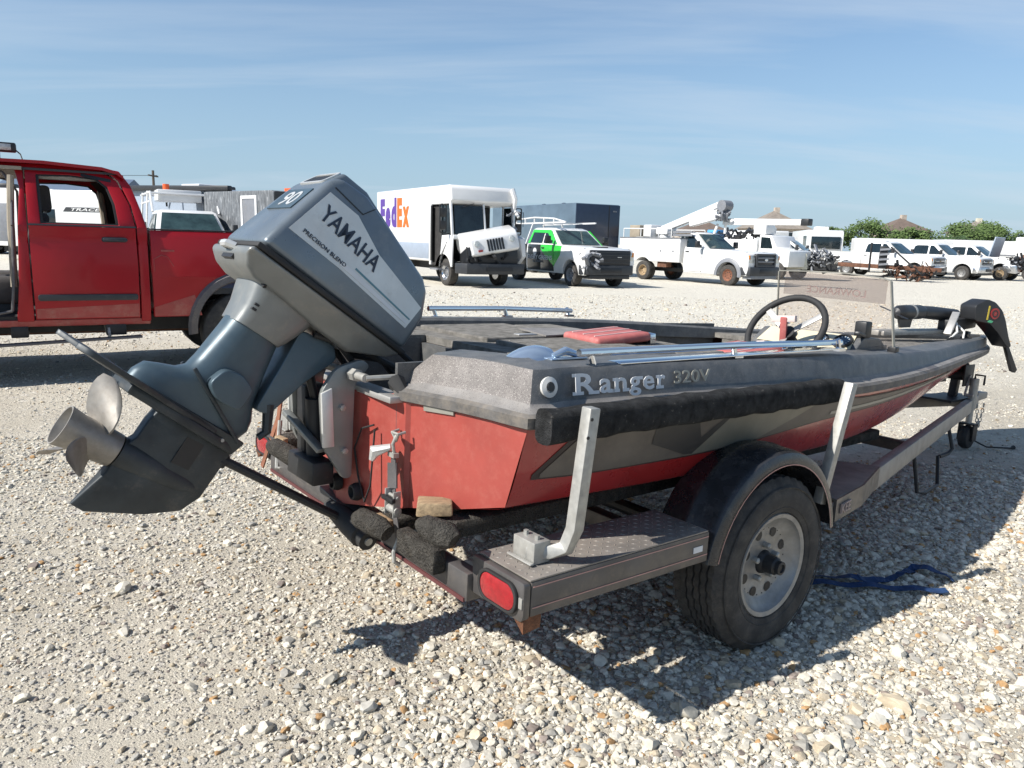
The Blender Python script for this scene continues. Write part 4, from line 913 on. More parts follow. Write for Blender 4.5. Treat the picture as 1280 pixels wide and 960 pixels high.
for k, pts in enumerate(([(-1.2, .05, 1.0), (-1.08, .02, .98), (-1.0, .05, .90), (-.85, .1, .83)], [(-1.18, -.05, 1.02), (-1.05, -.08, .95), (-.98, -.10, .85), (-.8, -.1, .82)], [(-1.2, .0, 1.03), (-1.0, .08, 1.02), (-.92, .0, .93), (-.8, .0, .84)])):
    mot.p(mb_boat(MB().tube(pts, .012, 8)), 'control_cable', 'black_rubber')

# ---------------------------------------------------------------- motor support bar, straps, trolling motor
sv = Thing('transom_saver', 'black rubber-ended prop bar bracing the tilted outboard against the trailer', 'support bar', BF, (-1.27, -.16, .40))
sv.p(MB().tube([(-1.69, -.01, .70), (-1.26, -.09, .425)], .015, 10), 'bar', 'black_metal')
sv.p(MB().tube([(-1.71, -.005, .71), (-1.655, -.015, .675)], .024, 10), 'bar_head', 'black_rubber')
sv.p(MB().tube([(-1.275, .02, .455), (-1.268, -.06, .44), (-1.262, -.11, .428), (-1.258, -.20, .41), (-1.257, -.205, .409), (-1.256, -.24, .402)], [.03, .038, .043, .043, .034, .034], 16), 'roller', 'black_rubber')
sv.p(MB().tube([(-1.256, -.239, .402), (-1.2555, -.246, .4005)], .014, 12), 'roller_bolt', 'galvanised')
rs = Thing('ratchet_strap', 'grey ratchet tie-down hooked to the transom eye', 'strap', BF, (-1.27, -.4, .45))
X0 = tx(-.355)-.03
rs.p(MB().tube([(X0, -.355, .795), (X0-.012, -.352, .765), (X0-.006, -.35, .735)], .006, 8).box(X0-.016, X0+.004, -.365, -.325, .72, .735), 'hook', 'galvanised')
rs.p(MB().bar((X0-.005, -.345, .73), (X0-.012, -.365, .565), .028, .003, (1, 0, 0)).bar((X0-.008, -.345, .70), (X0-.014, -.36, .62), .04, .006, (1, .3, 0)), 'webbing', 'strap_grey', smooth=0)
rt_ = rs.p(MB().box(X0-.035, X0-.008, -.405, -.40, .535, .62).box(X0-.035, X0-.008, -.352, -.347, .535, .62).tube([(X0-.02, -.41, .60), (X0-.02, -.345, .60)], .006, 8).tube([(X0-.02, -.41, .555), (X0-.02, -.345, .555)], .014, 10), 'ratchet', 'galvanised', bevel=.001)
rs.p(MB().box(X0-.045, X0-.03, -.412, -.34, .585, .60), 'ratchet_handle', 'black_metal', rt_, bevel=.003)
rs.p(MB().bar((X0-.012, -.375, .54), (X0-.01, -.40, .45), .028, .003, (1, 0, 0)), 'lower_webbing', 'strap_grey', smooth=0)
rs.p(MB().tube([(X0-.01, -.40, .46), (X0-.03, -.405, .42), (X0-.03, -.41, .39), (X0-.01, -.41, .375)], .007, 8), 'lower_hook', 'galvanised')
rs.p(MB().tube([(X0-.01, -.335, .75), (X0-.05, -.30, .735), (X0-.055, -.29, .70)], [.012, .02, .012], 8).jit(.006, 30), 'wrapped_tail', 'cowl_silver')
ls = Thing('tie_down_strap', 'rusty orange strap and hook hanging at the far transom corner', 'strap', BF, (-1.2, .75, .5))
ls.p(MB().bar((-1.16, .76, .80), (-1.19, .80, .42), .035, .006, (1, 0, 0)).bar((-1.17, .79, .62), (-1.22, .86, .38), .03, .006, (1, 0, 0)), 'webbing', mat('strap_rust', (.22, .09, .05), .9, var=.4), smooth=0)
ls.p(MB().tube([(-1.19, .72, .62), (-1.21, .70, .47), (-1.22, .68, .42), (-1.2, .66, .42)], .01, 8), 'hook', 'galvanised')
bs = MB(); ctl = [(.985, 3.18), (1.15, 3.30), (1.35, 3.24), (1.55, 3.17), (1.75, 3.22), (1.88, 3.34), (2.0, 3.22)]
pts = []
for k in range(60):
    t = k/59*(len(ctl)-1); i = min(int(t), len(ctl)-2); f_ = t-i; a = Vector(ctl[i]); b = Vector(ctl[i+1]); p = a.lerp(b, f_*f_*(3-2*f_)); pts.append(Vector((p.x, p.y, gz(p.x, p.y)+.022+.012*math.sin(k*.5)+.004*math.sin(k*1.7))))
rr = []
for k, p in enumerate(pts):
    d = (pts[min(59, k+1)]-pts[max(0, k-1)]).normalized(); sd = d.cross(Vector((0, 0, 1))).normalized(); tw = R(20*math.sin(k*.35)); w_ = sd*math.cos(tw)+Vector((0, 0, 1))*math.sin(tw)
    rr.append([p-w_*.02, p+w_*.02, p+w_*.02+Vector((0, 0, .003)), p-w_*.02+Vector((0, 0, .003))])
bs.loft(rr); o = build(bs, 'blue_strap', 'strap_blue', smooth=0); tag(o, 'long blue webbing strap lying on the gravel behind the trailer wheel', 'strap')
bs = MB(); rr = []
for k in range(40):
    t = k/39; p = Vector((.95+.95*t, 3.05+.05*math.sin(t*5)+.10*t, 0)); p.z = gz(p.x, p.y)+.02+.006*math.sin(k*.8)
    rr.append([p+Vector((0, -.018, 0)), p+Vector((0, .018, .004)), p+Vector((0, .018, .007)), p+Vector((0, -.018, .003))])
bs.loft(rr); o = build(bs, 'blue_strap', 'strap_blue', smooth=0); tag(o, 'straighter tail of blue webbing beside the looped blue strap', 'strap')

tm = Thing('trolling_motor', 'black bow trolling motor stowed flat on the front deck', 'trolling motor', BF, (3.2, 0, .97))
tm.p(MB().lathe([(0, 0), (.03, .01), (.048, .05), (.05, .10), (.05, .34), (.044, .38), (.02, .40), (0, .40)], (2.80, .04, 1.125), (Vector((0, 1, 0)), Vector((0, 0, 1)), Vector((1, 0, 0))), 20), 'lower_unit', 'black_plastic', smooth=45)
tm.p(MB().lathe([(.0505, .20), (.0525, .205), (.0525, .225), (.0505, .23)], (2.80, .04, 1.125), (Vector((0, 1, 0)), Vector((0, 0, 1)), Vector((1, 0, 0))), 20), 'clamp_band', 'galvanised')
tm.p(MB().prism([(2.85, 1.08), (3.05, 1.08), (3.03, 1.02), (2.88, 1.02)], .035, .045), 'skeg_fin', 'black_plastic', smooth=0)
for a in (20, 200): tm.p(MB().prism(fillet([(2.77, 0), (2.80, .02), (2.795, .10), (2.77, .11), (2.75, .08)], .01), -.003, .003).map(lambda v: Vector((v.x, .04+v.z*math.cos(R(a))-v.y*math.sin(R(a)), 1.125+v.z*math.sin(R(a))))), 'blade', 'black_plastic', smooth=0)
tm.p(MB().tube([(3.18, .04, 1.125), (3.30, .03, 1.12), (3.62, .0, 1.10)], [.044, .047, .047], 14), 'shaft_housing', 'black_plastic')
mt = tm.p(MB().bar((2.62, .08, .99), (3.75, .0, .985), .07, .035).bar((2.7, .13, .99), (3.6, .06, .985), .02, .03).bar((2.62, .02, .99), (3.6, -.04, .985), .02, .03), 'mount_channel', 'galvanised', bevel=.004)
tm.p(MB().bar((3.40, -.03, 1.03), (3.78, -.05, 1.06), .10, .09).jit(.01, 9), 'pivot_housing', 'black_plastic', bevel=.015)
tm.p(MB().bar((3.30, -.10, .98), (3.45, -.08, 1.13), .05, .02), 'mount_strap', 'aluminium', bevel=.004)
head = fillet([(-.10, .06), (.0, .115), (.075, .10), (.15, .05), (.20, -.02), (.255, -.13), (.30, -.20), (.27, -.215), (.16, -.12), (.06, -.055), (-.08, -.045)], .02)
HM = Matrix.Translation((3.66, -.13, 1.12)) @ Matrix.Rotation(R(-22), 4, 'Z') @ Matrix.Rotation(R(4), 4, 'Y')
hd = tm.p(MB().prism(head, -.075, .06).map(lambda v: HM @ v), 'head', 'black_plastic', bevel=.02, seg=3)
tm.p(MB().prism([(.25, -.11), (.29, -.13), (.47, -.37), (.455, -.395), (.42, -.385)], -.02, .01).map(lambda v: HM @ v), 'tiller_handle', 'black_plastic', hd, bevel=.006)
tm.p(MB().lathe([(0, 0), (.04, 0), (.04, .003), (0, .003)], HM @ Vector((.085, -.0755, .02)), (HM.to_3x3() @ Vector((1, 0, 0)), HM.to_3x3() @ Vector((0, 0, 1)), HM.to_3x3() @ Vector((0, -1, 0))), 20), 'round_badge', 'red_lens', hd)
tm.p(MB().lathe([(.018, 0), (.026, 0), (.026, .0015), (.018, .0015)], HM @ Vector((.085, -.0787, .02)), (HM.to_3x3() @ Vector((1, 0, 0)), HM.to_3x3() @ Vector((0, 0, 1)), HM.to_3x3() @ Vector((0, -1, 0))), 16, close=True), 'badge_ring', 'black_plastic', hd)
tm.p(MB().box(.02, .032, -.0775, -.075, -.03, .07).map(lambda v: HM @ v), 'yellow_label', 'yellow', hd, smooth=0)
tm.p(MB().prism(fillet([(.03, -.045), (.07, -.05), (.085, -.035), (.05, -.028)], .008), -.0775, -.075).map(lambda v: HM @ v), 'green_label', mat('label_green', (.08, .4, .2), .5), hd, smooth=0)
tm.p(MB().tube([(3.5, -.05, 1.0), (3.35, -.12, .96), (3.2, -.15, .95), (3.3, -.2, .955), (3.5, -.18, .95), (3.6, -.10, .99)], .009, 8), 'cable', 'black_rubber')
tm.p(MB().tube([(3.3, -.12, .95), (3.36, -.14, 1.0), (3.42, -.10, 1.06)], .008, 8).tube([(3.42, -.16, .95), (3.45, -.15, 1.0), (3.46, -.10, 1.04)], .007, 8), 'pull_cord', 'white_plastic')
# ================================================================ vehicles
mat('paint_white', (.70, .70, .69), .32, var=.04, vs=3, coat=.4, dirt=((.5, .47, .42), .22, 5))
mat('paint_red', (.32, .006, .012), .36, .1, var=.06, vs=3, coat=.22, spec=.3)
mat('paint_red_dusty', (.33, .05, .045), .5, var=.15, vs=5, coat=.1, dirt=((.40, .27, .2), .5, 5))
mat('paint_green', (.03, .48, .045), .3, var=.08, coat=.4)
mat('paint_black', (.02, .022, .024), .3, coat=.3, dirt=((.1, .09, .08), .25, 6))
mat('paint_navy', (.02, .03, .055), .3, coat=.3, var=.1)
mat('navy_side', (.12, .165, .205), .3, .3, var=.15, vs=1.5)
mat('plastic_grey', (.18, .19, .21), .5, dirt=((.3, .27, .22), .4, 5))
mat('trim_dark', (.03, .033, .038), .5, dirt=((.2, .18, .15), .3, 8))
mat('trim_dusty', (.10, .095, .10), .6, dirt=((.28, .24, .2), .5, 8))
mat('glass_dark', (.012, .02, .024), .06, spec=.6, var=.3, vs=2)
mat('glass_teal', (.03, .055, .055), .06, spec=.6, var=.5, vs=2.5)
mat('lamp_clear', (.5, .52, .5), .15, .2, var=.3, vs=20, coat=.6)
mat('grille_dark', (.02, .022, .026), .4, .3)
mat('bright_trim', (.55, .56, .58), .22, .9, var=.15, vs=8)
mat('interior_dark', (.03, .028, .027), .85, var=.3)
mat('interior_beige', (.30, .26, .20), .8, var=.15, dirt=((.2, .17, .13), .3, 8))
mat('seat_grey', (.055, .05, .048), .9, var=.3, bump=.3, bs=120)
mat('primer_yellow', (.58, .55, .44), .5, var=.1, dirt=((.4, .37, .3), .3, 5))
mat('rust_frame', (.13, .06, .035), .85, var=.5, vs=9, bump=.3)
mat('fleet_purple', (.10, .045, .27), .4, var=.05)
mat('fleet_orange', (.85, .14, .012), .4, var=.05)
mat('light_grey_band', (.30, .35, .42), .4, var=.06)
mat('hub_tan', (.34, .25, .15), .7, .3, var=.3, vs=12)
mat('hub_rust', (.20, .085, .05), .8, .2, var=.4, vs=12)

def arch_out(x0, x1, z0, axles, r, zc, top):
    """lower edge from x0 to x1 with wheel arches, then the given top outline back"""
    p = [(x0, z0)]
    for xa in axles:
        a0 = math.degrees(math.asin(max(-1, min(1, (z0-zc)/r)))); p += arc(xa, zc, r, 180-a0, a0, 10)
    p += [(x1, z0)] + top
    return p
def crown(w, zc=.9, amt=.05):
    def f(v):
        k = 1-amt*((v.z-zc)/.55)**2 if abs(v.z-zc) < 1.2 else 1
        return Vector((v.x, v.y*max(.9, k), v.z))
    return f
def wheel4(T, xs_, half, Rt, rr, w=.27, rim='rim_steel', dish=.05, sides=(-1, 1), holes=8):
    for xa in xs_:
        for s in sides: wheel_parts(T, (xa, s*half, Rt), s, Rt, w, rr, dish=dish, rim=rim, holes=holes, det=False)
def junk(T, name, m, n, c, size, seed, rr=(.015, .05)):
    q = MB(); g_ = random.Random(seed)
    for _ in range(n):
        p = Vector([c[i]+g_.uniform(-1, 1)*size[i] for i in range(3)]); d = Vector((g_.gauss(0, 1), g_.gauss(0, 1), g_.gauss(0, .7))).normalized()*g_.uniform(.1, .45)
        if g_.random() < .55: q.tube([p, p+d*.5+Vector((0, 0, g_.uniform(-.1, .1))), p+d], g_.uniform(*rr), 6)
        else: q.bar(p, p+d, g_.uniform(.03, .16), g_.uniform(.02, .12), (g_.gauss(0, 1), g_.gauss(0, 1), 1))
    o = T.p(q, name, m, smooth=30); o['kind'] = 'stuff'; return o

ZC = (.55, .7, .85, 1.0, 1.12, 1.24, 1.34)
def pickup(name, label, fr, wb=3.85, cab='crew', body='paint_white', side=None, bed=True, H=1.95, grille='bright', Rt=.385, rr=.225, rim='rim_steel', group=None, front=True, glassm='glass_dark', wheels=True, doors=True, fl='paint_white', hoodm=None, cat='pickup truck', roof_lamps=False, flare=None):
    T = Thing(name, label, cat, fr, (0, 0, 0), group)
    xf, xr = wb/2, -wb/2; ax0 = 1.02; side = side or body
    cr = -1.10 if cab == 'crew' else -.05           # rear of the cab
    nose = xf+.92; bz = 1.36; zb = .40; ra = Rt+.11
    f = crown(1.0)
    top = [(nose-.03, .62), (nose, .80), (nose-.02, 1.10), (nose-.10, 1.24), (nose-.30, 1.29), (ax0+.05, bz+.01), (cr, bz)]
    out_ = arch_out(cr, nose-.10, zb, [xf], ra, Rt+.02, top)
    if front: T.p(MB().prism(out_, -.985, .985), 'body', body, zcuts=ZC, fn=f, bevel=.045, seg=2, smooth=40)
    else: T.p(MB().prism([(cr, zb), (ax0-.1, zb), (ax0+.12, .7), (ax0+.1, bz), (cr, bz)], -.985, .985).jit(.03, 2.2, 4), 'body', body, bevel=.03, smooth=30)
    # greenhouse
    rr_ = []
    for z, xa, xb, w in ((bz-.01, cr, ax0+.06, .93), (bz+.28, cr+.05, ax0-.36, .855), (H-.06, cr+.12, ax0-.72, .775), (H, cr+.24, ax0-.92, .68)):
        rr_.append([Vector((xa, -w, z)), Vector((xb, -w*.97, z)), Vector((xb+.03, 0, z)), Vector((xb, w*.97, z)), Vector((xa, w, z)), Vector((xa-.02, 0, z))])
    gh = T.p(MB().loft(rr_), 'cab', body, bevel=.03, seg=2, smooth=50)
    def sy(z): return .93-(z-bz)*(.93-.775)/(H-.05-bz)
    def swin(pts, s, nm='side_window', m=None):
        q = MB(); n = len(pts); q.add([(x, s*(sy(z)+.012), z) for x, z in pts]+[(x, s*(sy(z)-.02), z) for x, z in pts], [tuple(range(n))]+[(i, (i+1) % n, n+(i+1) % n, n+i) for i in range(n)])
        return T.p(q, nm, m or glassm, gh, smooth=0)
    t_ = H-.125
    for s in (-1, 1):
        if cab == 'crew':
            swin(fillet([(.02, bz+.05), (.80, bz+.05), (.58, bz+.22), (.20, t_), (.02, t_)], .04), s)
            swin(fillet([(-.93, bz+.05), (-.08, bz+.05), (-.08, t_), (-.72, t_), (-.86, t_-.06)], .05), s)
        else: swin(fillet([(.0, bz+.05), (.82, bz+.05), (.60, bz+.22), (.18, t_), (.0, t_)], .05), s)
        T.p(MB().bar((.86, s*1.04, bz+.12), (.80, s*1.26, bz+.13), .10, .06).box(.74, .86, s*1.10, s*1.30, bz+.04, bz+.30), 'mirror', 'black_plastic', gh, bevel=.02)
        if doors:
            dl = [(.0, .86)] if cab != 'crew' else [(-.02, .86), (-1.0, -.06)]
            for a, b in dl:
                d_ = T.p(MB().prism(fillet([(a, zb+.06), (b, zb+.06), (b, bz-.01), (a, bz-.01)], .05), s*.975, s*.998), 'door', side, zcuts=ZC, fn=f, bevel=.008)
                T.p(MB().box(a+.05, a+.22, s*.993, s*1.02, bz-.14, bz-.10), 'handle', 'black_plastic', d_, bevel=.006)
                T.p(MB().prism([(a-.012, zb+.05), (b+.012, zb+.05), (b+.012, bz-.006), (a-.012, bz-.006)], s*.965, s*.9855), 'door_gap', 'trim_dark', d_, zcuts=ZC, fn=f, smooth=0)
    # windscreen and back window
    def wsc(z): t = (z-bz)/(H-bz); return ax0+.06-(.42*t/.42 if t < .47 else .42+(t-.47)/.53*.40)+.0
    q = MB(); a, b = (ax0+.045, bz+.03), (ax0-.66, H-.085); q.add([(a[0]+.02, -.80, a[1]), (a[0]+.055, 0, a[1]), (a[0]+.02, .80, a[1]), (b[0]+.015, .66, b[1]), (b[0]+.05, 0, b[1]), (b[0]+.015, -.66, b[1])], [(0, 1, 4, 5), (1, 2, 3, 4)])
    T.p(q, 'windscreen', 'glass_teal', gh, smooth=0)
    q = MB(); q.add([(cr-.03, -.62, bz+.10), (cr-.03, .62, bz+.10), (cr+.07, .56, H-.16), (cr+.07, -.56, H-.16)], [(0, 1, 2, 3)]); T.p(q, 'rear_window', glassm, gh, smooth=0)
    if front:
        # face of the truck
        nx = nose
        if grille == 'bright':
            g_ = T.p(MB().box(nx-.05, nx+.02, -.62, .62, .86, 1.20), 'grille', 'grille_dark', bevel=.02)
            for z in (.915, 1.03, 1.15): T.p(MB().box(nx+.0, nx+.045, -.62, .62, z-.022, z+.022), 'grille_bar', 'bright_trim' if z == 1.03 else 'plastic_grey', g_, bevel=.008)
            T.p(MB().box(nx+.03, nx+.055, -.10, .10, 1.00, 1.06), 'badge', 'hub_tan', g_, bevel=.01)
        elif grille == 'ford':
            g_ = T.p(MB().box(nx-.06, nx+.06, -.60, .60, .74, 1.23), 'grille', 'grille_dark', bevel=.03)
            T.p(MB().ring(rrect(-.62, .62, .74, 1.24, .06), rrect(-.52, .52, .82, 1.17, .05), nx+.05, nx+.085, 'yz'), 'grille_surround', 'trim_dark', g_, bevel=.008)
            for z in (.94, 1.08): T.p(MB().box(nx+.05, nx+.075, -.52, .52, z-.025, z+.025), 'grille_bar', 'plastic_grey', g_, bevel=.006)
            T.p(MB().lathe([(0, 0), (.085, 0), (.08, .012), (0, .014)], (nx+.075, 0, 1.01), (Vector((0, 1.25, 0)), Vector((0, 0, .6)), Vector((1, 0, 0))), 16), 'badge', 'bright_trim', g_)
        else:
            g_ = T.p(MB().box(nx-.05, nx+.05, -.80, .80, .72, 1.23), 'grille', 'grille_dark', bevel=.03)
            for z in (.83, .95, 1.07, 1.17): T.p(MB().box(nx+.04, nx+.06, -.76, .76, z-.012, z+.012), 'grille_bar', 'trim_dark', g_, bevel=.004)
            T.p(MB().box(nx+.055, nx+.07, .25, .42, 1.0, 1.02), 'badge', 'bright_trim', g_)
        for s in (-1, 1):
            if grille != 'black' or s > 0:
                T.p(MB().prism([(s*.63, .88), (s*.95, .88), (s*.96, 1.10), (s*.90, 1.18), (s*.63, 1.18)], nx-.18, nx-.0, 'yz'), 'headlight', 'lamp_clear', bevel=.02)
                T.p(MB().prism([(s*.86, 1.02), (s*.962, 1.02), (s*.962, 1.16), (s*.90, 1.17)], nx-.16, nx+.004, 'yz'), 'turn_lamp', 'lamp_amber', bevel=.008)
        bm_ = {'bright': 'bright_trim', 'ford': 'trim_dark', 'black': 'trim_dark'}[grille]
        bp = T.p(MB().prism([(nx-.35, -1.0), (nx+.06, -.92), (nx+.12, -.5), (nx+.12, .5), (nx+.06, .92), (nx-.35, 1.0)], .42, .74, 'xy'), 'front_bumper', bm_, bevel=.03)
        T.p(MB().box(nx+.08, nx+.128, -.42, .42, .50, .66), 'bumper_intake', 'grille_dark', bp, bevel=.01)
        T.p(MB().prism([(nx-.30, -.88), (nx+.04, -.80), (nx+.06, .0), (nx+.04, .80), (nx-.30, .88)], .29, .42, 'xy'), 'air_dam', 'plastic_grey' if grille == 'ford' else 'black_plastic', bp, bevel=.015)
        for s in (-.28, .28): T.p(MB().bar((1.25, s*2.2, bz-.02), (nose-.45, s*1.7, 1.292), .05, .015), 'hood_crease', body, smooth=0)
        for s in (-1, 1): T.p(MB().bar((ax0+.02, s*.86, bz-.005), (nose-.14, s*.90, 1.268), .012, .012), 'hood_gap', 'trim_dark', smooth=0)
    if flare:
        for s in (-1, 1):
            q = MB(); q.loft([[Vector((xf+(ra+d)*math.cos(R(a)), s*y, Rt+.02+(ra+d)*math.sin(R(a)))) for d, y in ((-.03, .985), (-.02, 1.03), (.09, 1.02), (.13, .985))] for a in range(-8, 196, 12)], closed=False, caps=False)
            T.p(q, 'fender_flare', flare, smooth=50)
    T.p(MB().box(xr-.4, nose-.3, -.42, .42, .38, .52).box(xf-.5, xf+.5, -.70, .70, .50, 1.0), 'chassis', 'black_metal', smooth=0)
    if bed:
        b0, b1 = cr-.03, xr-1.05
        for s in (-1, 1):
            o_ = arch_out(b1, b0, zb+.03, [xr], ra, Rt+.02, [(b0, bz+.0), (b1, bz+.0)])
            T.p(MB().prism(o_, s*.93, s*.985), 'bed_side', body if side == body else side, zcuts=ZC, fn=f, bevel=.02)
        T.p(MB().box(b1, b0, -.93, .93, .78, .84), 'bed_floor', 'plastic_grey'); T.p(MB().box(b1-.03, b1+.02, -.93, .93, .60, bz-.005), 'tailgate', body, bevel=.012)
        T.p(MB().box(b0-.03, b0-.002, -.93, .93, .60, bz-.006), 'bed_front', body)
        T.p(MB().box(b1-.16, b1-.03, -.95, .95, .48, .66), 'rear_bumper', 'bright_trim', bevel=.02)
        for s in (-1, 1): T.p(MB().box(b1-.04, b1+.03, s*.80, s*.975, .86, 1.24), 'tail_lamp', 'red_lens', bevel=.01)
    if wheels: wheel4(T, (xf, xr), .97, Rt, rr, rim=rim)
    if roof_lamps:
        for y in (-.5, -.25, 0, .25, .5): T.p(MB().lathe([(0, 0), (.05, 0), (.035, .035), (0, .045)], (ax0-.85, y, H-.005), 'z', 10), 'roof_lamp', 'lamp_amber', gh)
    return T, dict(xf=xf, xr=xr, cr=cr, nose=nose, bz=bz, H=H, gh=gh, f=f, sy=sy)

def place(px, py, az, lx, ly):
    """frame whose local point (lx, ly) on the ground lies at world (px, py)"""
    a = R(az); return frame_at(px-math.sin(a)*lx+math.cos(a)*ly, py-math.cos(a)*lx-math.sin(a)*ly, 0, az)

# ---------------------------------------------------------------- parcel van
pv = Thing('parcel_van', 'white high-roof parcel van with smashed raised hood and purple and orange lettering', 'van', place(-2.18, 24.42, 149, 0, -1.0))
W_ = 1.12; HV = 3.08
pv.p(MB().box(-5.7, -1.02, -W_, W_, .72, HV), 'cargo_box', 'paint_white', bevel=.05, seg=3)
pv.p(MB().box(-5.66, -1.06, -W_-.004, W_+.004, .80, 1.30), 'skirt_band', 'light_grey_band', bevel=.002)
for z in (1.34, 1.62): pv.p(MB().box(-5.68, -1.04, -W_-.012, -W_+.004, z, z+.025), 'side_moulding', 'paint_white')
roofp = [(-1.03, 2.50), (.42, 2.50), (.58, 2.62), (.50, HV-.10), (.40, HV), (-1.03, HV)]
pv.p(MB().prism(roofp, -W_, W_), 'cab_roof', 'paint_white', bevel=.04, seg=3)
pv.p(MB().box(-1.06, -1.01, -W_+.03, W_-.03, .72, 2.52), 'cab_bulkhead', 'interior_dark')
pv.p(MB().box(-1.0, .55, -W_+.05, W_-.05, .62, .70), 'cab_floor', 'interior_dark')
pv.p(MB().prism([(-.98, .68), (-.35, .68), (-.35, 2.48), (-.98, 2.48)], -W_+.10, -W_+.13), 'door_recess', 'interior_dark')
pv.p(MB().prism([(-1.03, .62), (-.90, .62), (-.90, 2.52), (-1.03, 2.52)], -W_, -W_+.06), 'door_post', 'paint_white', bevel=.01)
pv.p(MB().box(-.90, -.80, -W_-.02, -W_+.02, .75, 2.48), 'sliding_door_edge', 'black_rubber')
for s in (-1, 1):
    q = arch_out(-.32, .62, .60, [0], .56, .42, [(.66, 1.50), (.46, 1.58), (-.10, 1.56), (-.18, 1.1)]) if s < 0 else arch_out(-1.0, .62, .60, [0], .56, .42, [(.66, 1.50), (.46, 1.58), (-1.0, 1.58)])
    pv.p(MB().prism(q, s*(W_-.05), s*W_), 'cab_side', 'paint_white', bevel=.015)
    pv.p(MB().bar((.60, s*(W_-.03), 1.52), (.44, s*(W_-.03), 2.54), .09, .07, (0, 1, 0)), 'front_pillar', 'paint_white', bevel=.015)
    pv.p(MB().bar((-.14, s*(W_-.03), 1.50), (-.12, s*(W_-.03), 2.54), .06, .06, (0, 1, 0)), 'door_pillar', 'paint_white' if s > 0 else 'glass_dark', bevel=.01)
    q = MB(); q.prism([(-.08, 1.60), (.52, 1.62), (.40, 2.47), (-.06, 2.47)], s*(W_-.04), s*(W_-.03)); pv.p(q, 'quarter_glass', 'glass_dark', smooth=0)
    m_ = pv.p(MB().ring([(y, z) for y, z in rrect(s*W_+s*.22-.12, s*W_+s*.22+.12, 1.62, 2.48, .06)], rrect(s*W_+s*.22-.095, s*W_+s*.22+.095, 1.65, 2.45, .05), .42, .45, 'yz'), 'mirror_frame', 'black_metal')
    for z in (1.72, 2.1): pv.p(MB().box(.40, .47, s*W_+s*.22-.09, s*W_+s*.22+.09, z, z+.27), 'mirror', 'black_plastic', m_, bevel=.02)
pv.p(MB().box(-.20, -.14, -1.0, 1.0, 1.0, 1.55), 'dash_back', 'interior_dark')
q = MB(); q.add([(.645, -1.02, 1.58), (.70, -.03, 1.58), (.53, -.03, 2.47), (.48, -1.0, 2.47)], [(0, 1, 2, 3)]); pv.p(q, 'windscreen', 'glass_dark', smooth=0)
pv.p(MB().bar((.70, 0, 1.56), (.52, 0, 2.52), .06, .05, (0, 1, 0)), 'windscreen_post', 'paint_white')
pv.p(MB().box(.2, .68, -W_+.02, W_-.02, 1.44, 1.58), 'scuttle', 'paint_white', bevel=.03)
pv.p(MB().bar((.56, -.35, 2.54), (.60, -.75, 2.42), .03, .02), 'wiper', 'black_plastic')
pv.p(MB().tube([(-.75, .45, 1.0), (-.5, .45, 1.6)], .2, 10), 'driver_seat', 'interior_dark')
# hood lifted and twisted, crushed cavity beneath it
HMx = Matrix.Translation((.54, 0, 1.70)) @ Matrix.Rotation(R(-5), 4, 'Z') @ Matrix.Rotation(R(6), 4, 'Y') @ Matrix.Rotation(R(10), 4, 'X')
hood = [(0, .10), (.70, .06), (.88, -.06), (1.02, -.50), (.90, -.56), (.35, -.68), (.08, -.40)]
ho = pv.p(MB().prism(hood, -.98, .92, 'xz', lambda p, k: (p[0], p[1]*(1-.18*max(0, p[0])), p[2])).map(lambda v: HMx @ v), 'hood', 'paint_white', bevel=.06, seg=3)
for k in range(6): pv.p(MB().bar((.915, -.26+k*.095, -.10), (1.01, -.26+k*.095, -.44), .055, .03, (1, 0, .3)).map(lambda v: HMx @ v), 'grille_slot', 'grille_dark', ho)
for y in (-.62, .55): pv.p(MB().lathe([(0, 0), (.10, 0), (.09, .03), (0, .04)], HMx @ Vector((.925, y, -.18)), (HMx.to_3x3() @ Vector((0, 1, 0)), HMx.to_3x3() @ Vector((-.28, 0, .96)), HMx.to_3x3() @ Vector((.96, 0, .28))), 16), 'headlight', 'lamp_clear', ho)
pv.p(MB().box(.985, 1.012, -.62, -.48, -.42, -.36).map(lambda v: HMx @ v), 'turn_lamp', 'red_lens', ho)
pv.p(MB().box(.55, 1.30, -.84, .85, .62, 1.22).jit(.06, 3), 'engine_bay', 'grille_dark', bevel=.03)
junk(pv, 'bent_engine_parts', 'black_metal', 40, (1.1, -.3, .85), (.28, .6, .2), 5)
pv.p(MB().prism([(.75, -1.08), (1.42, -1.0), (1.50, 0), (1.45, 1.0), (.80, 1.08)], .42, .74, 'xy'), 'front_bumper', 'trim_dark', bevel=.03)
pv.p(MB().box(1.46, 1.515, -.35, .55, .52, .64), 'bumper_intake', 'grille_dark')
pv.p(MB().prism([(.66, .75), (.9, .70), (1.25, 1.0), (1.15, 1.55), (.70, 1.6)], 1.02, 1.16).jit(.10, 2.5), 'torn_fender', 'paint_white', bevel=.01)
pv.p(MB().tube([(.50, 1.02, 3.0), (.62, 1.10, 2.75), (.55, 1.12, 2.4), (.68, 1.15, 2.2)], [.10, .09, .06, .05], 8).jit(.08, 4), 'torn_roof_corner', 'paint_white')
junk(pv, 'torn_side_trim', 'plastic_grey', 14, (.55, 1.10, 1.9), (.12, .10, .5), 8, (.01, .03))
pv.p(MB().tube([(.6, 1.12, 2.0), (.62, 1.3, 2.3), (.55, 1.45, 2.35), (.55, 1.45, 1.9)], .012, 6), 'bent_mirror_arm', 'black_metal')
for (x, s) in ((0, -1), (0, 1), (-4.1, -1), (-4.1, 1)): wheel_parts(pv, (x, s*1.04, .42), s, .42, .28, .25, det=False, rim='rim_steel' if x else 'bright_trim', holes=10)
pv.p(MB().box(-5.6, .9, -.5, .5, .45, .68), 'chassis', 'black_metal')
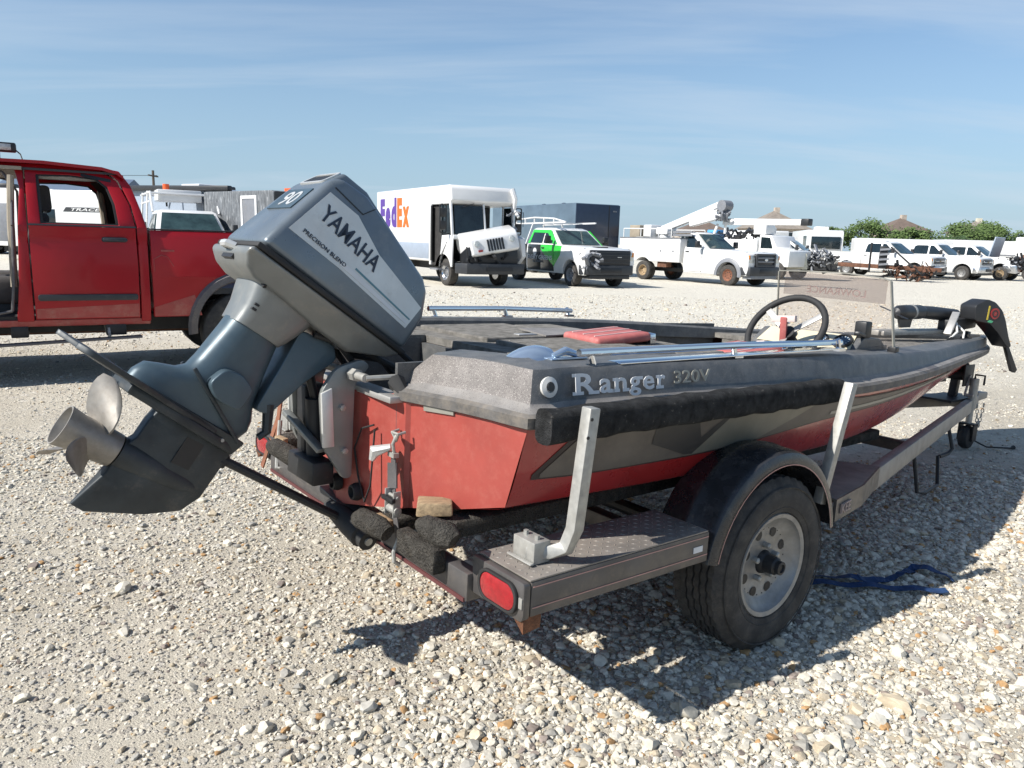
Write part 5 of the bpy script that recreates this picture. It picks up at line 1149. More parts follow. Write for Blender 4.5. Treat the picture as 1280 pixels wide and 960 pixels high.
pv.p(MB().bar((-.85, -1.05, .50), (-.2, -1.08, .50), .25, .05), 'entry_step', 'plastic_grey')
Y_ = -W_-.001
for txt, x, w, m in (('F', -5.30, .42, 'fleet_purple'), ('e', -4.80, .46, 'fleet_purple'), ('d', -4.25, .46, 'fleet_purple'), ('E', -3.72, .44, 'fleet_orange'), ('x', -3.22, .56, 'fleet_orange')):
    pv.text('letter', txt, w, {'F': 1.0, 'E': 1.0, 'd': 1.02, 'e': .70, 'x': .70}[txt], m, (x, Y_-.002, 1.80), (1, 0, 0), (0, 0, 1), bold=.06, ext=.006)

# ---------------------------------------------------------------- green and black crew cab with roof rack
gp, k = pickup('green_pickup', 'green and black crew cab pickup with white hood and missing headlight', place(1.85, 26.12, 152, 1.95, -.95), wb=3.9, grille='black', rim='plastic_grey', side='paint_black')
gpo = gp
s = -1
for s in (-1, 1):
    gp.p(MB().prism([(.10, 1.10), (.86, .66), (.86, 1.345), (-.06, 1.345), (-.06, 1.22)], s*.998, s*1.006), 'green_wrap', 'paint_green', smooth=0, zcuts=ZC, fn=k['f'])
    gp.p(MB().prism([(.86, .60), (1.28, 1.02), (1.35, 1.33), (.86, 1.345)], s*.985, s*.995), 'green_wrap', 'paint_green', smooth=0, zcuts=ZC, fn=k['f'])
    q = MB(); q.add([(x, s*(k['sy'](z)+.02), z) for x, z in ((.76, 1.37), (1.0, 1.37), (.36, 1.87), (-.9, 1.88), (-1.08, 1.40), (-.93, 1.38), (-.82, 1.78), (.18, 1.76))], [(0, 1, 2, 7), (2, 3, 6, 7), (3, 4, 5, 6)]); gp.p(q, 'green_wrap', 'paint_green', smooth=0)
    gp.p(MB().lathe([(0, 0), (.13, 0), (.13, .004), (0, .004)], (-.45, s*.997, 1.10), (Vector((1, 0, 0)), Vector((0, 0, 1)), Vector((0, s, 0))), 20), 'round_logo', 'print_white')
    rt = (1, 0, 0) if s < 0 else (-1, 0, 0); x0 = -.95 if s < 0 else .80
    gp.text('lettering', 'EVERY GREENS', 1.75, .15, 'print_white', (x0, s*1.0, .83), rt, (0, 0, 1), bold=.01, ext=.012)
    gp.text('lettering', '& SERVICE', .7, .08, 'plastic_grey', (x0+(.4 if s < 0 else -.4), s*1.0, .72), rt, (0, 0, 1), ext=.012)
junk(gp, 'exposed_headlight_cavity', 'plastic_grey', 34, (k['nose']-.06, -.74, .92), (.07, .13, .22), 3, (.01, .03))
gp.p(MB().box(k['nose']-.75, k['nose']-.45, -.22, .22, 1.30, 1.335), 'hood_scoop', 'trim_dark', bevel=.01)
rk = gp.p(MB().bar((-2.7, -.62, 2.10), (1.0, -.62, 2.14), .05, .05).jit(0, 1), 'rack_rail', 'paint_white'); gp.p(MB().bar((-2.7, .62, 2.10), (1.0, .62, 2.14), .05, .05), 'rack_rail', 'paint_white')
gp.p(MB().tube([(-2.7, -.62, 2.25), (-1.2, -.62, 2.32), (.2, -.62, 2.27), (1.0, -.62, 2.14)], .028, 6), 'rack_hoop', 'paint_white')
for x in (-2.6, -1.9, -1.2, -.5, .2): gp.p(MB().bar((x, -.62, 2.08), (x, -.62, 2.28), .05, .05, (1, 0, 0)), 'rack_post', 'paint_white'); gp.p(MB().bar((x, -.62, 2.12), (x, .62, 2.12), .04, .04), 'rack_bar', 'paint_white')
for x in (-2.7, -1.3):
    for y in (-.9, .9): gp.p(MB().bar((x, y, 1.35), (x, y*.69, 2.1), .05, .05, (1, 0, 0)), 'rack_leg', 'paint_white')

# ---------------------------------------------------------------- navy enclosed trailer behind it
nv = Thing('enclosed_trailer', 'tall navy enclosed cargo trailer behind the green pickup', 'trailer', place(3.5, 34.0, 152, 0, 0))
nv.p(MB().prism([(-8.0, .6), (0, .6), (0, 3.12), (-8.0, 3.12)], -1.15, 1.15), 'box', 'navy_side', bevel=.06)
nv.p(MB().box(.0, .03, -1.13, 1.13, .62, 3.09), 'front_panel', 'paint_navy', bevel=.01)
nv.p(MB().box(.03, .04, .55, .58, .62, 3.08), 'panel_seam', 'print_black'); nv.p(MB().box(.03, .045, .75, .95, 2.80, 2.86), 'marker_lamp', 'plastic_grey')
for x in (-2.2, -4.0): nv.p(MB().lathe([(0, 0), (.12, 0), (.10, .08), (0, .10)], (x, -.4, 3.12), 'z', 12), 'roof_vent', 'paint_navy')
nv.p(MB().bar((0, -.5, .55), (1.3, 0, .55), .08, .12), 'drawbar', 'black_metal'); nv.p(MB().bar((0, .5, .55), (1.3, 0, .55), .08, .12), 'drawbar', 'black_metal')
wheel4(nv, (-4.6, -3.7), 1.14, .36, .2, holes=5)

# ---------------------------------------------------------------- bucket truck
bt, k = pickup('bucket_truck', 'white regular cab bucket truck with service body and folded boom', place(8.11, 29.69, 142.5, 2.15, -.97), wb=4.3, cab='regular', bed=False, H=2.02, grille='ford', Rt=.395, rr=.225, rim='hub_rust', flare='plastic_grey', cat='truck')
for s in (-1, 1):
    o_ = arch_out(-3.55, -.15, .78, [k['xr']], .52, .42, [(-.15, 1.72), (-3.55, 1.72)])
    sb = bt.p(MB().prism(o_, s*.62, s*1.12), 'service_body', 'paint_white', bevel=.02)
    for (a, b, z0) in ((-.78, -.2, .82), (-1.5, -.82, .82), (-3.5, -2.75, 1.05)):
        d_ = bt.p(MB().prism(rrect(a, b, z0, 1.66, .04), s*1.12, s*1.135), 'locker_door', 'paint_white', sb, bevel=.006)
        bt.p(MB().lathe([(0, 0), (.05, 0), (.04, .012), (0, .012)], ((a+b)/2, s*1.135, 1.22), (Vector((1, 0, 0)), Vector((0, 0, 1)), Vector((0, s, 0))), 10), 'latch', 'plastic_grey', d_)
    bt.p(MB().prism(rrect(-2.7, -1.55, 1.0, 1.66, .04), s*1.12, s*1.135), 'locker_door', 'paint_white', sb, bevel=.006)
    bt.p(MB().box(-3.55, -.15, s*.6, s*1.14, 1.72, 1.76), 'body_top', 'plastic_grey', sb)
    for z in (1.86, 1.98): bt.p(MB().bar((-.9, s*1.0, z), (.3, s*.95, z+.02), .04, .08), 'ladder_rail', 'plastic_grey')
    bt.p(MB().box(-2.6, -2.2, s*.7, s*1.1, 1.76, 1.80), 'tie_plate', 'galvanised')
    for x in (-3.4, -2.4, -1.4, -.7): bt.p(MB().tube([(x, s*1.05, 1.74), (x, s*1.05, 2.12)], .02, 6), 'rack_post', 'paint_white')
    bt.p(MB().tube([(-3.4, s*1.05, 2.12), (-.7, s*1.05, 2.12)], .022, 6), 'rack_rail', 'paint_white')
bt.p(MB().box(-3.5, -.15, -.62, .62, .78, .86), 'deck', 'plastic_grey')
bt.p(MB().box(-1.4, -.9, -1.02, -.7, .56, .78), 'under_box', 'rust_frame', bevel=.01)
bt.p(MB().box(-3.5, -2.9, -.6, .3, 1.76, 2.28).jit(.01, 2), 'equipment_box', 'interior_beige', bevel=.03)
bt.p(MB().box(-2.75, -2.3, -.55, .55, 1.75, 2.3), 'hose_reel_housing', 'paint_white', bevel=.05)
bt.p(MB().tube([(-1.95, 0, .86), (-1.95, 0, 1.95)], .26, 16), 'turret', 'paint_white')
bt.p(MB().box(-2.25, -1.6, -.3, .3, 1.9, 2.2), 'turret_head', 'paint_white', bevel=.05)
bt.p(MB().bar((-2.1, 0, 2.12), (1.05, 0, 3.12), .28, .26, w2=.26, h2=.34), 'lower_boom', 'paint_white', bevel=.03)
bt.p(MB().bar((-.6, .0, 2.38), (.95, .0, 2.72), .30, .30), 'boom_cylinder_cover', 'paint_white', bevel=.03)
bt.p(MB().tube([(1.05, -.24, 3.05), (1.05, .24, 3.05)], .22, 14).tube([(1.05, -.2, 2.55), (1.1, .1, 2.9)], .12, 8), 'boom_elbow', 'plastic_grey')
junk(bt, 'boom_hoses', 'plastic_grey', 30, (.95, 0, 2.72), (.22, .2, .28), 12, (.015, .04))
bt.p(MB().bar((.85, .25, 2.45), (4.3, .35, 2.42), .20, .26, h2=.22), 'upper_boom', 'paint_white', bevel=.03)
bt.p(MB().box(4.3, 4.62, .2, .5, 2.30, 2.55), 'boom_tip', 'black_plastic', bevel=.03)
bt.p(MB().tube([(.6, 0, 1.95), (.6, .2, 2.35)], .05, 8).tube([(.9, .3, 1.98), (.9, .3, 2.35)], .05, 8), 'boom_rest', 'paint_white')
for s in (-1, 1): wheel_parts(bt, (k['xf'], s*1.0, .41), s, .41, .27, .24, det=False, rim='hub_rust', holes=8) if False else None
for s in (-1, 1): wheel_parts(bt, (k['xr'], s*1.08, .395), s, .395, .27, .225, det=False, rim='hub_tan', dish=.12)
# ---------------------------------------------------------------- second service truck, behind the bucket truck
s2 = Thing('utility_truck', 'white utility truck body with open bins of black parts behind the bucket truck', 'truck', place(12.3, 38.5, 140, 0, 0))
s2.p(MB().prism(arch_out(-3.2, .2, .75, [-1.9], .55, .42, [(.2, 1.85), (-3.2, 1.85)]), -1.1, 1.1), 'service_body', 'paint_white', bevel=.03)
s2.p(MB().prism([(.2, .6), (1.9, .6), (1.9, 1.35), (1.2, 1.5), (.9, 2.05), (.25, 2.1)], -1.0, 1.0), 'cab', 'paint_white', bevel=.05)
s2.p(MB().prism([(.35, 1.45), (1.0, 1.45), (.82, 1.95), (.35, 1.98)], -1.01, 1.01), 'side_window', 'glass_dark')
junk(s2, 'loose_parts_in_bins', 'black_plastic', 60, (-1.2, -.3, 2.05), (1.4, .6, .2), 21, (.04, .12))
s2.p(MB().box(-2.9, -2.3, -.9, -.2, 1.86, 2.3).jit(.02, 3), 'blue_cooler', mat('cooler_blue', (.08, .33, .62), .5), bevel=.05)
s2.p(MB().box(-.2, .5, -.9, -.1, 2.1, 2.6), 'crane_box', 'paint_white', bevel=.04); s2.p(MB().bar((.2, .3, 2.3), (-.9, .5, 2.5), .3, .3), 'crane_arm', 'paint_white', bevel=.03)
wheel4(s2, (1.3, -1.9), 1.05, .42, .24)

# ---------------------------------------------------------------- wrecked crew cab, front torn off
wr, k = pickup('wrecked_pickup', 'wrecked white crew cab pickup with its front torn off and door bent open', place(13.9, 37.4, 122, 1.2, -.95), wb=3.8, front=False, doors=False, wheels=False)
wheel4(wr, (-1.9,), .97, .40, .235)
wr.p(MB().prism([(.0, .52), (1.25, .50), (1.15, 1.25), (.85, 1.36), (.0, 1.36)], -1.0, -.97).map(lambda v: Vector((v.x+.1, v.y-.25*max(0, .9-v.z), v.z))), 'bent_door', 'primer_yellow', bevel=.008)
wr.p(MB().prism([(-.95, .56), (-.05, .56), (-.05, 1.35), (-.95, 1.35)], -1.0, -.985), 'door', 'paint_white', bevel=.008)
wr.p(MB().bar((-.9, -1.1, 1.55), (.75, -1.16, 1.40), .06, .05).bar((-.9, -1.1, 1.55), (-1.1, -1.05, 1.35), .06, .05), 'bent_window_frame', 'paint_white')
junk(wr, 'crushed_engine', 'plastic_grey', 90, (1.55, -.1, .95), (.55, .8, .4), 31, (.02, .07))
junk(wr, 'torn_black_parts', 'black_plastic', 70, (1.7, 0, .85), (.7, .85, .4), 32, (.02, .06))
junk(wr, 'torn_white_panels', 'paint_white', 14, (1.7, -.3, 1.1), (.6, .6, .3), 33, (.02, .05))
junk(wr, 'hanging_metal', 'aluminium', 16, (2.0, -.4, .8), (.5, .5, .25), 34, (.02, .06))

# ---------------------------------------------------------------- bare truck chassis heap
fp = Thing('scrap_chassis', 'rusty bare truck chassis and springs heaped beside the wrecked pickup', 'scrap', place(19.3, 40.3, 115, 0, 0))
for y in (-.45, .45): fp.p(MB().bar((-2.6, y, .75), (2.4, y, .62), .09, .2), 'frame_rail', 'rust_frame', bevel=.01)
for x in (-2.2, -1.0, .2, 1.5): fp.p(MB().bar((x, -.45, .70), (x, .45, .70), .1, .12), 'crossmember', 'rust_frame')
fp.p(MB().tube([(-.9, -.5, .4), (-.9, -.45, 1.9)], .05, 8), 'upright', 'black_metal')
fp.p(MB().box(-.5, -.1, -.7, .3, .6, 1.75).jit(.06, 4), 'radiator_core', 'black_metal', bevel=.02)
for z in (.8, 1.05, 1.3, 1.55): fp.p(MB().bar((-.48, -.74, z), (-.02, -.76, z+.05), .06, .10), 'cooler_bar', 'plastic_grey')
fp.p(MB().bar((.0, -.6, 1.7), (1.5, -.8, .4), .08, .08), 'bent_brace', 'black_metal')
junk(fp, 'scrap_parts', 'rust_frame', 46, (.9, -.4, .5), (1.1, .6, .35), 41, (.02, .06))
junk(fp, 'black_scrap', 'black_metal', 46, (.8, -.2, .45), (1.2, .6, .35), 42, (.02, .05))
wheel4(fp, (1.5,), .95, .40, .2, sides=(1,))

# ---------------------------------------------------------------- row of white pickups
for i, (px, py, lab, g_) in enumerate(((22.1, 43.2, 'white crew cab pickup parked beside the scrap chassis', 'bright'), (25.4, 44.3, 'white crew cab pickup between the intact one and the one with its hood up', 'bright'))):
    t_, kk = pickup('white_pickup', lab, place(px, py, 141, 1.95, -.95), wb=3.9, grille=g_, H=2.03, Rt=.395, group='white pickups parked in a row')
    if i == 0: t_.p(MB().box(-.9, -.3, .1, .5, 2.03, 2.09), 'roof_box', 'paint_white', bevel=.02)
t_, kk = pickup('white_pickup', 'white crew cab pickup with crushed front and hood standing open', place(28.2, 45.3, 139, 1.95, -.95), wb=3.9, front=False, H=2.0, Rt=.395, group='white pickups parked in a row', rim='hub_tan')
t_.p(MB().prism(arch_out(1.05, 2.45, .6, [1.95], .55, .44, [(2.4, 1.12), (2.1, 1.26), (1.05, 1.36)]), -1.0, -.93).jit(.03, 3), 'crushed_fender', 'paint_white', bevel=.015)
t_.p(MB().prism([(0, 0), (.22, 1.12), (.17, 1.16), (-.06, .02)], -.85, .85).map(lambda v: Vector((v.x+1.25, v.y, v.z+1.35))).jit(.06, 2), 'raised_hood', 'light_grey_band', bevel=.01)
t_.p(MB().box(2.1, 2.75, -.95, -.2, .45, .95).jit(.12, 3), 'twisted_bumper', 'bright_trim', bevel=.06, seg=3)
junk(t_, 'crushed_engine', 'black_plastic', 90, (2.3, .0, .95), (.6, .8, .35), 51, (.02, .06)); junk(t_, 'bent_metal', 'plastic_grey', 24, (2.2, .0, .95), (.5, .8, .3), 52, (.02, .05))

# ---------------------------------------------------------------- more vehicles filling the rows behind
def trailer_box(name, label, fr, L_, W2, z0, z1, m, nosex=0, cat='trailer', wheels=True, group=None, stripes=None):
    T = Thing(name, label, cat, fr, (0, 0, 0), group)
    o_ = [(-L_/2, z0), (L_/2, z0), (L_/2+nosex*.35, z0+(z1-z0)*.45), (L_/2+nosex*.2, z1-.25), (L_/2-.25*(nosex > 0), z1), (-L_/2, z1)]
    T.p(MB().prism(fillet(o_, [.05, .05, .3, .3, .2, .08], 4), -W2, W2), 'body', m, bevel=.05, seg=3, smooth=45)
    if wheels: wheel4(T, (-.5, .4), W2-.02, .34, .2, holes=5); T.p(MB().box(-L_/2+.2, L_/2-.2, -.6, .6, .35, z0), 'chassis', 'black_metal')
    return T
rv1 = trailer_box('travel_trailer', 'white travel trailer with rounded nose and a dark brand strip', place(-19.6, 34.5, 100, 0, 0), 6.4, 1.2, .6, 3.0, 'paint_white', 1)
rv1.p(MB().box(-3.0, -1.9, -1.21, -1.2, .8, 2.4), 'door', 'plastic_grey', bevel=.004); rv1.p(MB().box(-1.2, .2, -1.212, -1.2, 1.5, 2.2), 'window', 'glass_dark', bevel=.004)
q = MB().prism([(.6, 2.12), (2.9, 2.12), (3.05, 2.30), (.75, 2.30)], -1.215, -1.204); sg = rv1.p(q, 'brand_strip', 'trim_dark')
rv1.text('lettering', 'TRACER', 1.6, .12, 'paint_white', (1.0, -1.216, 2.15), (1, 0, 0), (0, 0, 1), parent=sg, bold=.01, shear=.3)
rv2 = trailer_box('motorhome', 'grey motorhome with a white roofline behind the travel trailer', place(-27.5, 41, 95, 0, 0), 9, 1.25, .6, 3.25, 'light_grey_band')
rv2.p(MB().box(-4.4, 4.4, -1.27, 1.27, 3.22, 3.32), 'roof', 'paint_white', bevel=.03); rv2.p(MB().box(-1.0, 1.0, -1.262, -1.25, 1.7, 2.5), 'window', 'glass_dark')
rv2.p(MB().box(.5, 1.4, -.4, .4, 3.32, 3.6), 'air_conditioner', 'black_plastic', bevel=.08)
rv3 = trailer_box('motorhome', 'dark-striped motorhome standing beyond the open cab of the red pickup', place(-31.5, 33, 80, 0, 0), 8, 1.25, .6, 3.1, 'paint_white')
rv3.p(MB().box(-3.9, 3.9, -1.262, -1.25, 1.5, 2.4), 'dark_band', 'trim_dark'); rv3.p(MB().box(-3.9, 3.9, -1.27, -1.25, 2.45, 2.55), 'awning', 'plastic_grey')
# service van with ladder rack and beacon
sv_, kk = pickup('rack_truck', 'white truck with pipe ladder rack and orange beacon beyond the red pickup', place(-8.3, 20.3, 150, 1.9, 0), wb=3.8, cab='crew', grille='bright', H=2.02, glassm='glass_teal', cat='truck')
for x in (-2.9, -1.3):
    for y in (-.95, .95): sv_.p(MB().tube([(x, y, 1.2), (x+.15, y*.9, 2.55)], .03, 6), 'rack_leg', 'paint_white')
    sv_.p(MB().tube([(x+.15, -.9, 2.5), (x+.15, .9, 2.5)], .03, 6), 'rack_bar', 'paint_white')
for y in (-.86, .86):
    for z in (2.25, 2.5): sv_.p(MB().tube([(-3.4, y, z), (-.4, y, z)], .03, 6), 'rack_rail', 'paint_white')
    sv_.p(MB().tube([(-.4, y, 2.5), (.1, y, 1.95)], .03, 6), 'rack_brace', 'paint_white')
sv_.p(MB().box(-2.2, -1.2, -.6, .6, 2.28, 2.62), 'rack_box', 'paint_white', bevel=.03)
sv_.p(MB().tube([(-1.8, -.3, 2.62), (-1.8, -.3, 2.80)], .09, 12), 'beacon', mat('beacon_orange', (.8, .12, .03), .3))
# trailers left of the parcel van
ct = trailer_box('cargo_trailer', 'weathered grey striped cargo trailer with a white-framed side door', place(-7.15, 22.6, 128, 0, 0), 3.4, 1.0, .5, 2.58, mat('striped_wrap', (.11, .12, .13), .6, var=.55, vs=5, stretch=(4, 1, .4), speck=[(9, .58, (.3, .31, .32))]))
ct.p(MB().ring(rrect(.2, .95, .6, 2.45, .03), rrect(.28, .87, .68, 2.37, .03), -1.03, -1.0), 'door_frame', 'paint_white'); ct.p(MB().prism(rrect(.28, .87, .68, 2.37, .03), -1.012, -1.0), 'door', 'plastic_grey')
ct.p(MB().box(1.705, 1.72, -.98, .98, .55, 2.55), 'front_panel', 'black_plastic'); ct.p(MB().box(1.2, 1.5, -.3, .1, 2.58, 2.68), 'roof_clutter', 'beacon_orange')
aw = trailer_box('awning_trailer', 'pale camper trailer under a long dark folded awning', place(-10.2, 25.6, 120, 0, 0), 5.0, 1.1, .55, 2.7, 'light_grey_band')
aw.p(MB().bar((-2.6, -1.2, 2.78), (2.7, -1.2, 2.72), .18, .16), 'awning_roll', 'black_plastic', bevel=.03); aw.p(MB().box(1.4, 2.3, -1.115, -1.1, .7, 2.5), 'door', 'glass_dark')
aw.p(MB().box(-.6, .3, -.4, .4, 2.7, 2.95), 'air_conditioner', 'paint_white', bevel=.06); aw.p(MB().bar((-.2, -1.25, 2.7), (-.3, -1.15, 2.2), .05, .05), 'awning_arm', 'black_plastic')
aw.p(MB().box(.5, 1.2, -.3, .3, 2.7, 2.88), 'roof_vent', 'black_plastic', bevel=.04)
# white coach and cars at the back right
bus = trailer_box('coach', 'white coach with a big dark windscreen behind the wrecked pickup', place(23.6, 60, 192, 4.0, 0), 9, 1.25, .5, 2.95, 'paint_white', .4, 'bus')
bus.p(MB().box(4.58, 4.72, -1.05, 1.05, 1.55, 2.45), 'windscreen', 'glass_dark', bevel=.02); bus.p(MB().box(2.0, 3.6, -1.265, -1.25, 1.7, 2.5), 'side_window', 'glass_teal'); bus.p(MB().box(1.5, 2.6, -.5, .5, 2.95, 3.25), 'roof_unit', 'paint_white', bevel=.06)
for i, (x, y, az, l_, z1, lab) in enumerate(((27.0, 55, 100, 6, 2.35, 'white box trailer behind the first white pickup'), (34.5, 57, 98, 7, 2.45, 'long white box trailer behind the crushed pickup'), (38.5, 54.5, 95, 6, 2.75, 'white tank trailer beside the raised hood'), (16.4, 54, 170, 5, 2.6, 'white camper shell behind the utility truck'))):
    b_ = trailer_box('box_trailer', lab, place(x, y, az, 0, 0), l_, 1.15, .6, z1, 'paint_white')
    b_.p(MB().box(-l_/2+.3, l_/2-.3, -1.165, -1.15, 1.4, 1.5), 'side_rub_strip', 'plastic_grey')
rc = Thing('rusted_car', 'rust-coloured crushed vehicle half seen beside the tank trailer', 'car', place(33.6, 48.5, 130, 0, 0))
rc.p(MB().prism(arch_out(-2.0, 2.0, .4, [-1.3, 1.3], .42, .35, [(2.0, 1.2), (1.0, 1.35), (.6, 1.95), (-1.2, 2.0), (-2.0, 1.3)]), -.9, .9).jit(.10, 1.6), 'body', 'rust_frame', bevel=.05)
rc.p(MB().prism([(.8, 1.38), (.5, 1.85), (-1.1, 1.88), (-1.5, 1.4)], -.93, .93).jit(.05, 1.6), 'side_window', 'glass_dark'); wheel4(rc, (-1.3, 1.3), .88, .34, .2, w=.2)

# ---------------------------------------------------------------- utility pole, houses, metal building, trees
po = Thing('utility_pole', 'dark wooden utility pole with sagging wires against the sky', 'pole', frame_at(-39.2, 85, 0, 90))
po.p(MB().tube([(0, 0, -.5), (0, 0, 7.75)], [.17, .13], 10), 'pole', mat('pole_wood', (.09, .075, .06), .9)); po.p(MB().box(-.06, .06, -1.1, 1.1, 7.1, 7.25), 'cross_arm', 'pole_wood')
po.p(MB().tube([(0, 1.0, 7.3), (-15, 1.0, 6.9), (-32, 1.0, 7.0)], .025, 5), 'wire', 'black_rubber')
def house(name, label, x, y, az, L_, D_, ze, zr_, wall, roof, hip=True, cat='house'):
    T = Thing(name, label, cat, frame_at(x, y, 0, az))
    w_ = T.p(MB().box(-L_/2, L_/2, -D_/2, D_/2, 0, ze), 'wall', wall)
    e = .45; hx = L_/2-(D_/2 if hip else -.4) 
    q = MB().add([(-L_/2-e, -D_/2-e, ze-.1), (L_/2+e, -D_/2-e, ze-.1), (L_/2+e, D_/2+e, ze-.1), (-L_/2-e, D_/2+e, ze-.1), (-hx, 0, zr_), (hx, 0, zr_)], [(0, 1, 5, 4), (2, 3, 4, 5), (1, 2, 5), (3, 0, 4), (0, 3, 2, 1)])
    rf = T.p(q, 'roof', roof, smooth=0); T.p(MB().box(hx*.4, hx*.4+.8, -.4, .4, zr_-1.0, zr_+.5), 'chimney', wall, rf)
    for k in range(4):
        xx = -L_/2+L_*(k+.5)/4
        f_ = T.p(MB().box(xx-.75, xx+.75, -D_/2-.05, -D_/2+.02, ze-2.3, ze-.6), 'window', 'print_white'); T.p(MB().box(xx-.62, xx+.62, -D_/2-.06, -D_/2-.045, ze-2.2, ze-.7), 'pane', 'glass_dark', f_); T.p(MB().box(xx-.03, xx+.03, -D_/2-.075, -D_/2-.06, ze-2.2, ze-.7), 'glazing_bar', 'print_white', f_)
    return T
mat('roof_brown', (.14, .105, .085), .9, var=.2, vs=1.5); mat('roof_taupe', (.22, .19, .16), .9, var=.2, vs=1.5); mat('brick_pale', (.42, .36, .30), .9, var=.2, vs=3); mat('roof_blue', (.10, .14, .20), .6, var=.1)
house('house', 'pale brick house with brown hipped roof between the trees', 65.3, 134, 90, 7, 7, 5.0, 7.2, 'brick_pale', 'roof_brown')
house('house', 'house with taupe hipped roof rising behind the boom truck', 42.4, 130, 90, 9, 9, 4.7, 7.6, 'brick_pale', 'roof_taupe')
house('metal_building', 'blue-roofed metal building seen through the red pickup cab', -35.0, 62, 90, 9, 8, 3.4, 5.3, 'navy_side', 'roof_blue', False, 'building')
house('house', 'yellowish house with low roof beside the dark tree', 80.5, 138, 100, 7, 7, 5.2, 7.2, 'primer_yellow', 'roof_taupe')
house('house', 'low house with dark roof far behind the white box trailer', 33.0, 140, 90, 10, 8, 3.8, 5.8, 'brick_pale', 'roof_brown')

mat('leaf_green', (.075, .12, .03), .75, var=.5, vs=.8); mat('leaf_dark', (.04, .075, .025), .75, var=.5, vs=.8); mat('bark', (.10, .08, .06), .9)
def tree(label, x, y, h_, w_, seed, lm='leaf_green'):
    h_ *= .86
    T = Thing('tree', label, 'tree', frame_at(x, y, 0, 90), (0, 0, 0), 'trees along the far edge of the yard'); g_ = random.Random(seed)
    T.p(MB().tube([(0, 0, -.2), (.1, 0, h_*.3), (0, .1, h_*.6)], [.28, .2, .1], 8), 'trunk', 'bark')
    for k in range(4):
        a = g_.uniform(0, 6.3); T.p(MB().tube([(0, 0, h_*.28), (math.cos(a)*w_*.2, math.sin(a)*w_*.2, h_*.5), (math.cos(a)*w_*.36, math.sin(a)*w_*.36, h_*.66)], [.13, .09, .04], 6), 'limb', 'bark')
    q = MB(); cl = []
    for k in range(56):
        a = g_.uniform(0, 6.3); rr_ = math.sqrt(g_.random()); zz = g_.uniform(.22, 1); lim = math.sin(math.pi*min(1, .12+.80*zz))**.6
        cl.append((Vector((math.cos(a)*rr_*w_*.44*lim, math.sin(a)*rr_*w_*.44*lim, h_*(.14+.82*zz*(1-.10*rr_)))), g_.uniform(.45, .95)*w_*.14+.1))
    for c_, r_ in cl:
        for _ in range(95):
            d = Vector((g_.gauss(0, 1), g_.gauss(0, 1), g_.gauss(0, .8))).normalized()*r_*(g_.random()**.35)
            p = c_+d; s_ = g_.uniform(.13, .27); u = Vector((g_.gauss(0, 1), g_.gauss(0, 1), g_.gauss(0, .6))).normalized(); v = u.orthogonal().normalized()
            q.add([p-u*s_, p+v*s_*.55, p+u*s_, p-v*s_*.55], [(0, 1, 2, 3)])
    T.p(q, 'crown', lm, smooth=0)['kind'] = 'stuff'
tree('round mid green tree with the domed top left of the brown-roofed house', 57.0, 128, 7.4, 10.0, 1); tree('low bushy green tree against the brown-roofed house', 60.4, 120, 6.0, 8.0, 2)
tree('broad green tree right of the brown-roofed house', 70.0, 122, 7.2, 11, 3); tree('tall green tree beside the broad one, with a ragged top', 75.5, 126, 7.4, 8.5, 4)
tree('dark green tree behind the yellowish house', 86.0, 146, 8.6, 11, 5, 'leaf_dark'); tree('low light green tree at the end of the tree line', 82.5, 124, 6.6, 10, 6)
tree('small green tree peeping over the white coach', 52.5, 132, 6.2, 6, 7); tree('dark low shrubby tree between the two green ones', 65.4, 117, 4.6, 6, 8, 'leaf_dark')
tree('green tree beyond the last white pickup', 91.5, 128, 6.8, 10, 9)
# ---------------------------------------------------------------- red pickup, near left (front door missing)
RA = -121.0
RF = place(-4.03, 7.30, RA, 0, 1.0)
rp_ = Thing('red_pickup', 'red crew cab pickup with its front door missing and a roof light bar', 'pickup truck', RF, (0, 0, 0))
def tumble(v):      # sides lean in above the belt and tuck under at the sill
    k = v.z-1.46; y = v.y
    d = .25*k+.35*k*k if k > 0 else (.05*((.85-v.z)/.3)**2 if v.z < .85 else .03*((v.z-1.1)/.36)**2 if v.z > 1.1 else 0)
    if abs(y) > .5: y = y-math.copysign(d, y)
    return Vector((v.x, y, v.z))
RZ = (.65, .72, .8, .88, 1.0, 1.1, 1.2, 1.3, 1.38, 1.46, 1.56, 1.66, 1.76, 1.86, 1.94)
def rpart(mb, name, m, par=None, **k): return rp_.p(mb, name, m, par, zcuts=RZ, fn=tumble, **k)
ZB, ZBELT, ZR = .60, 1.47, 2.04
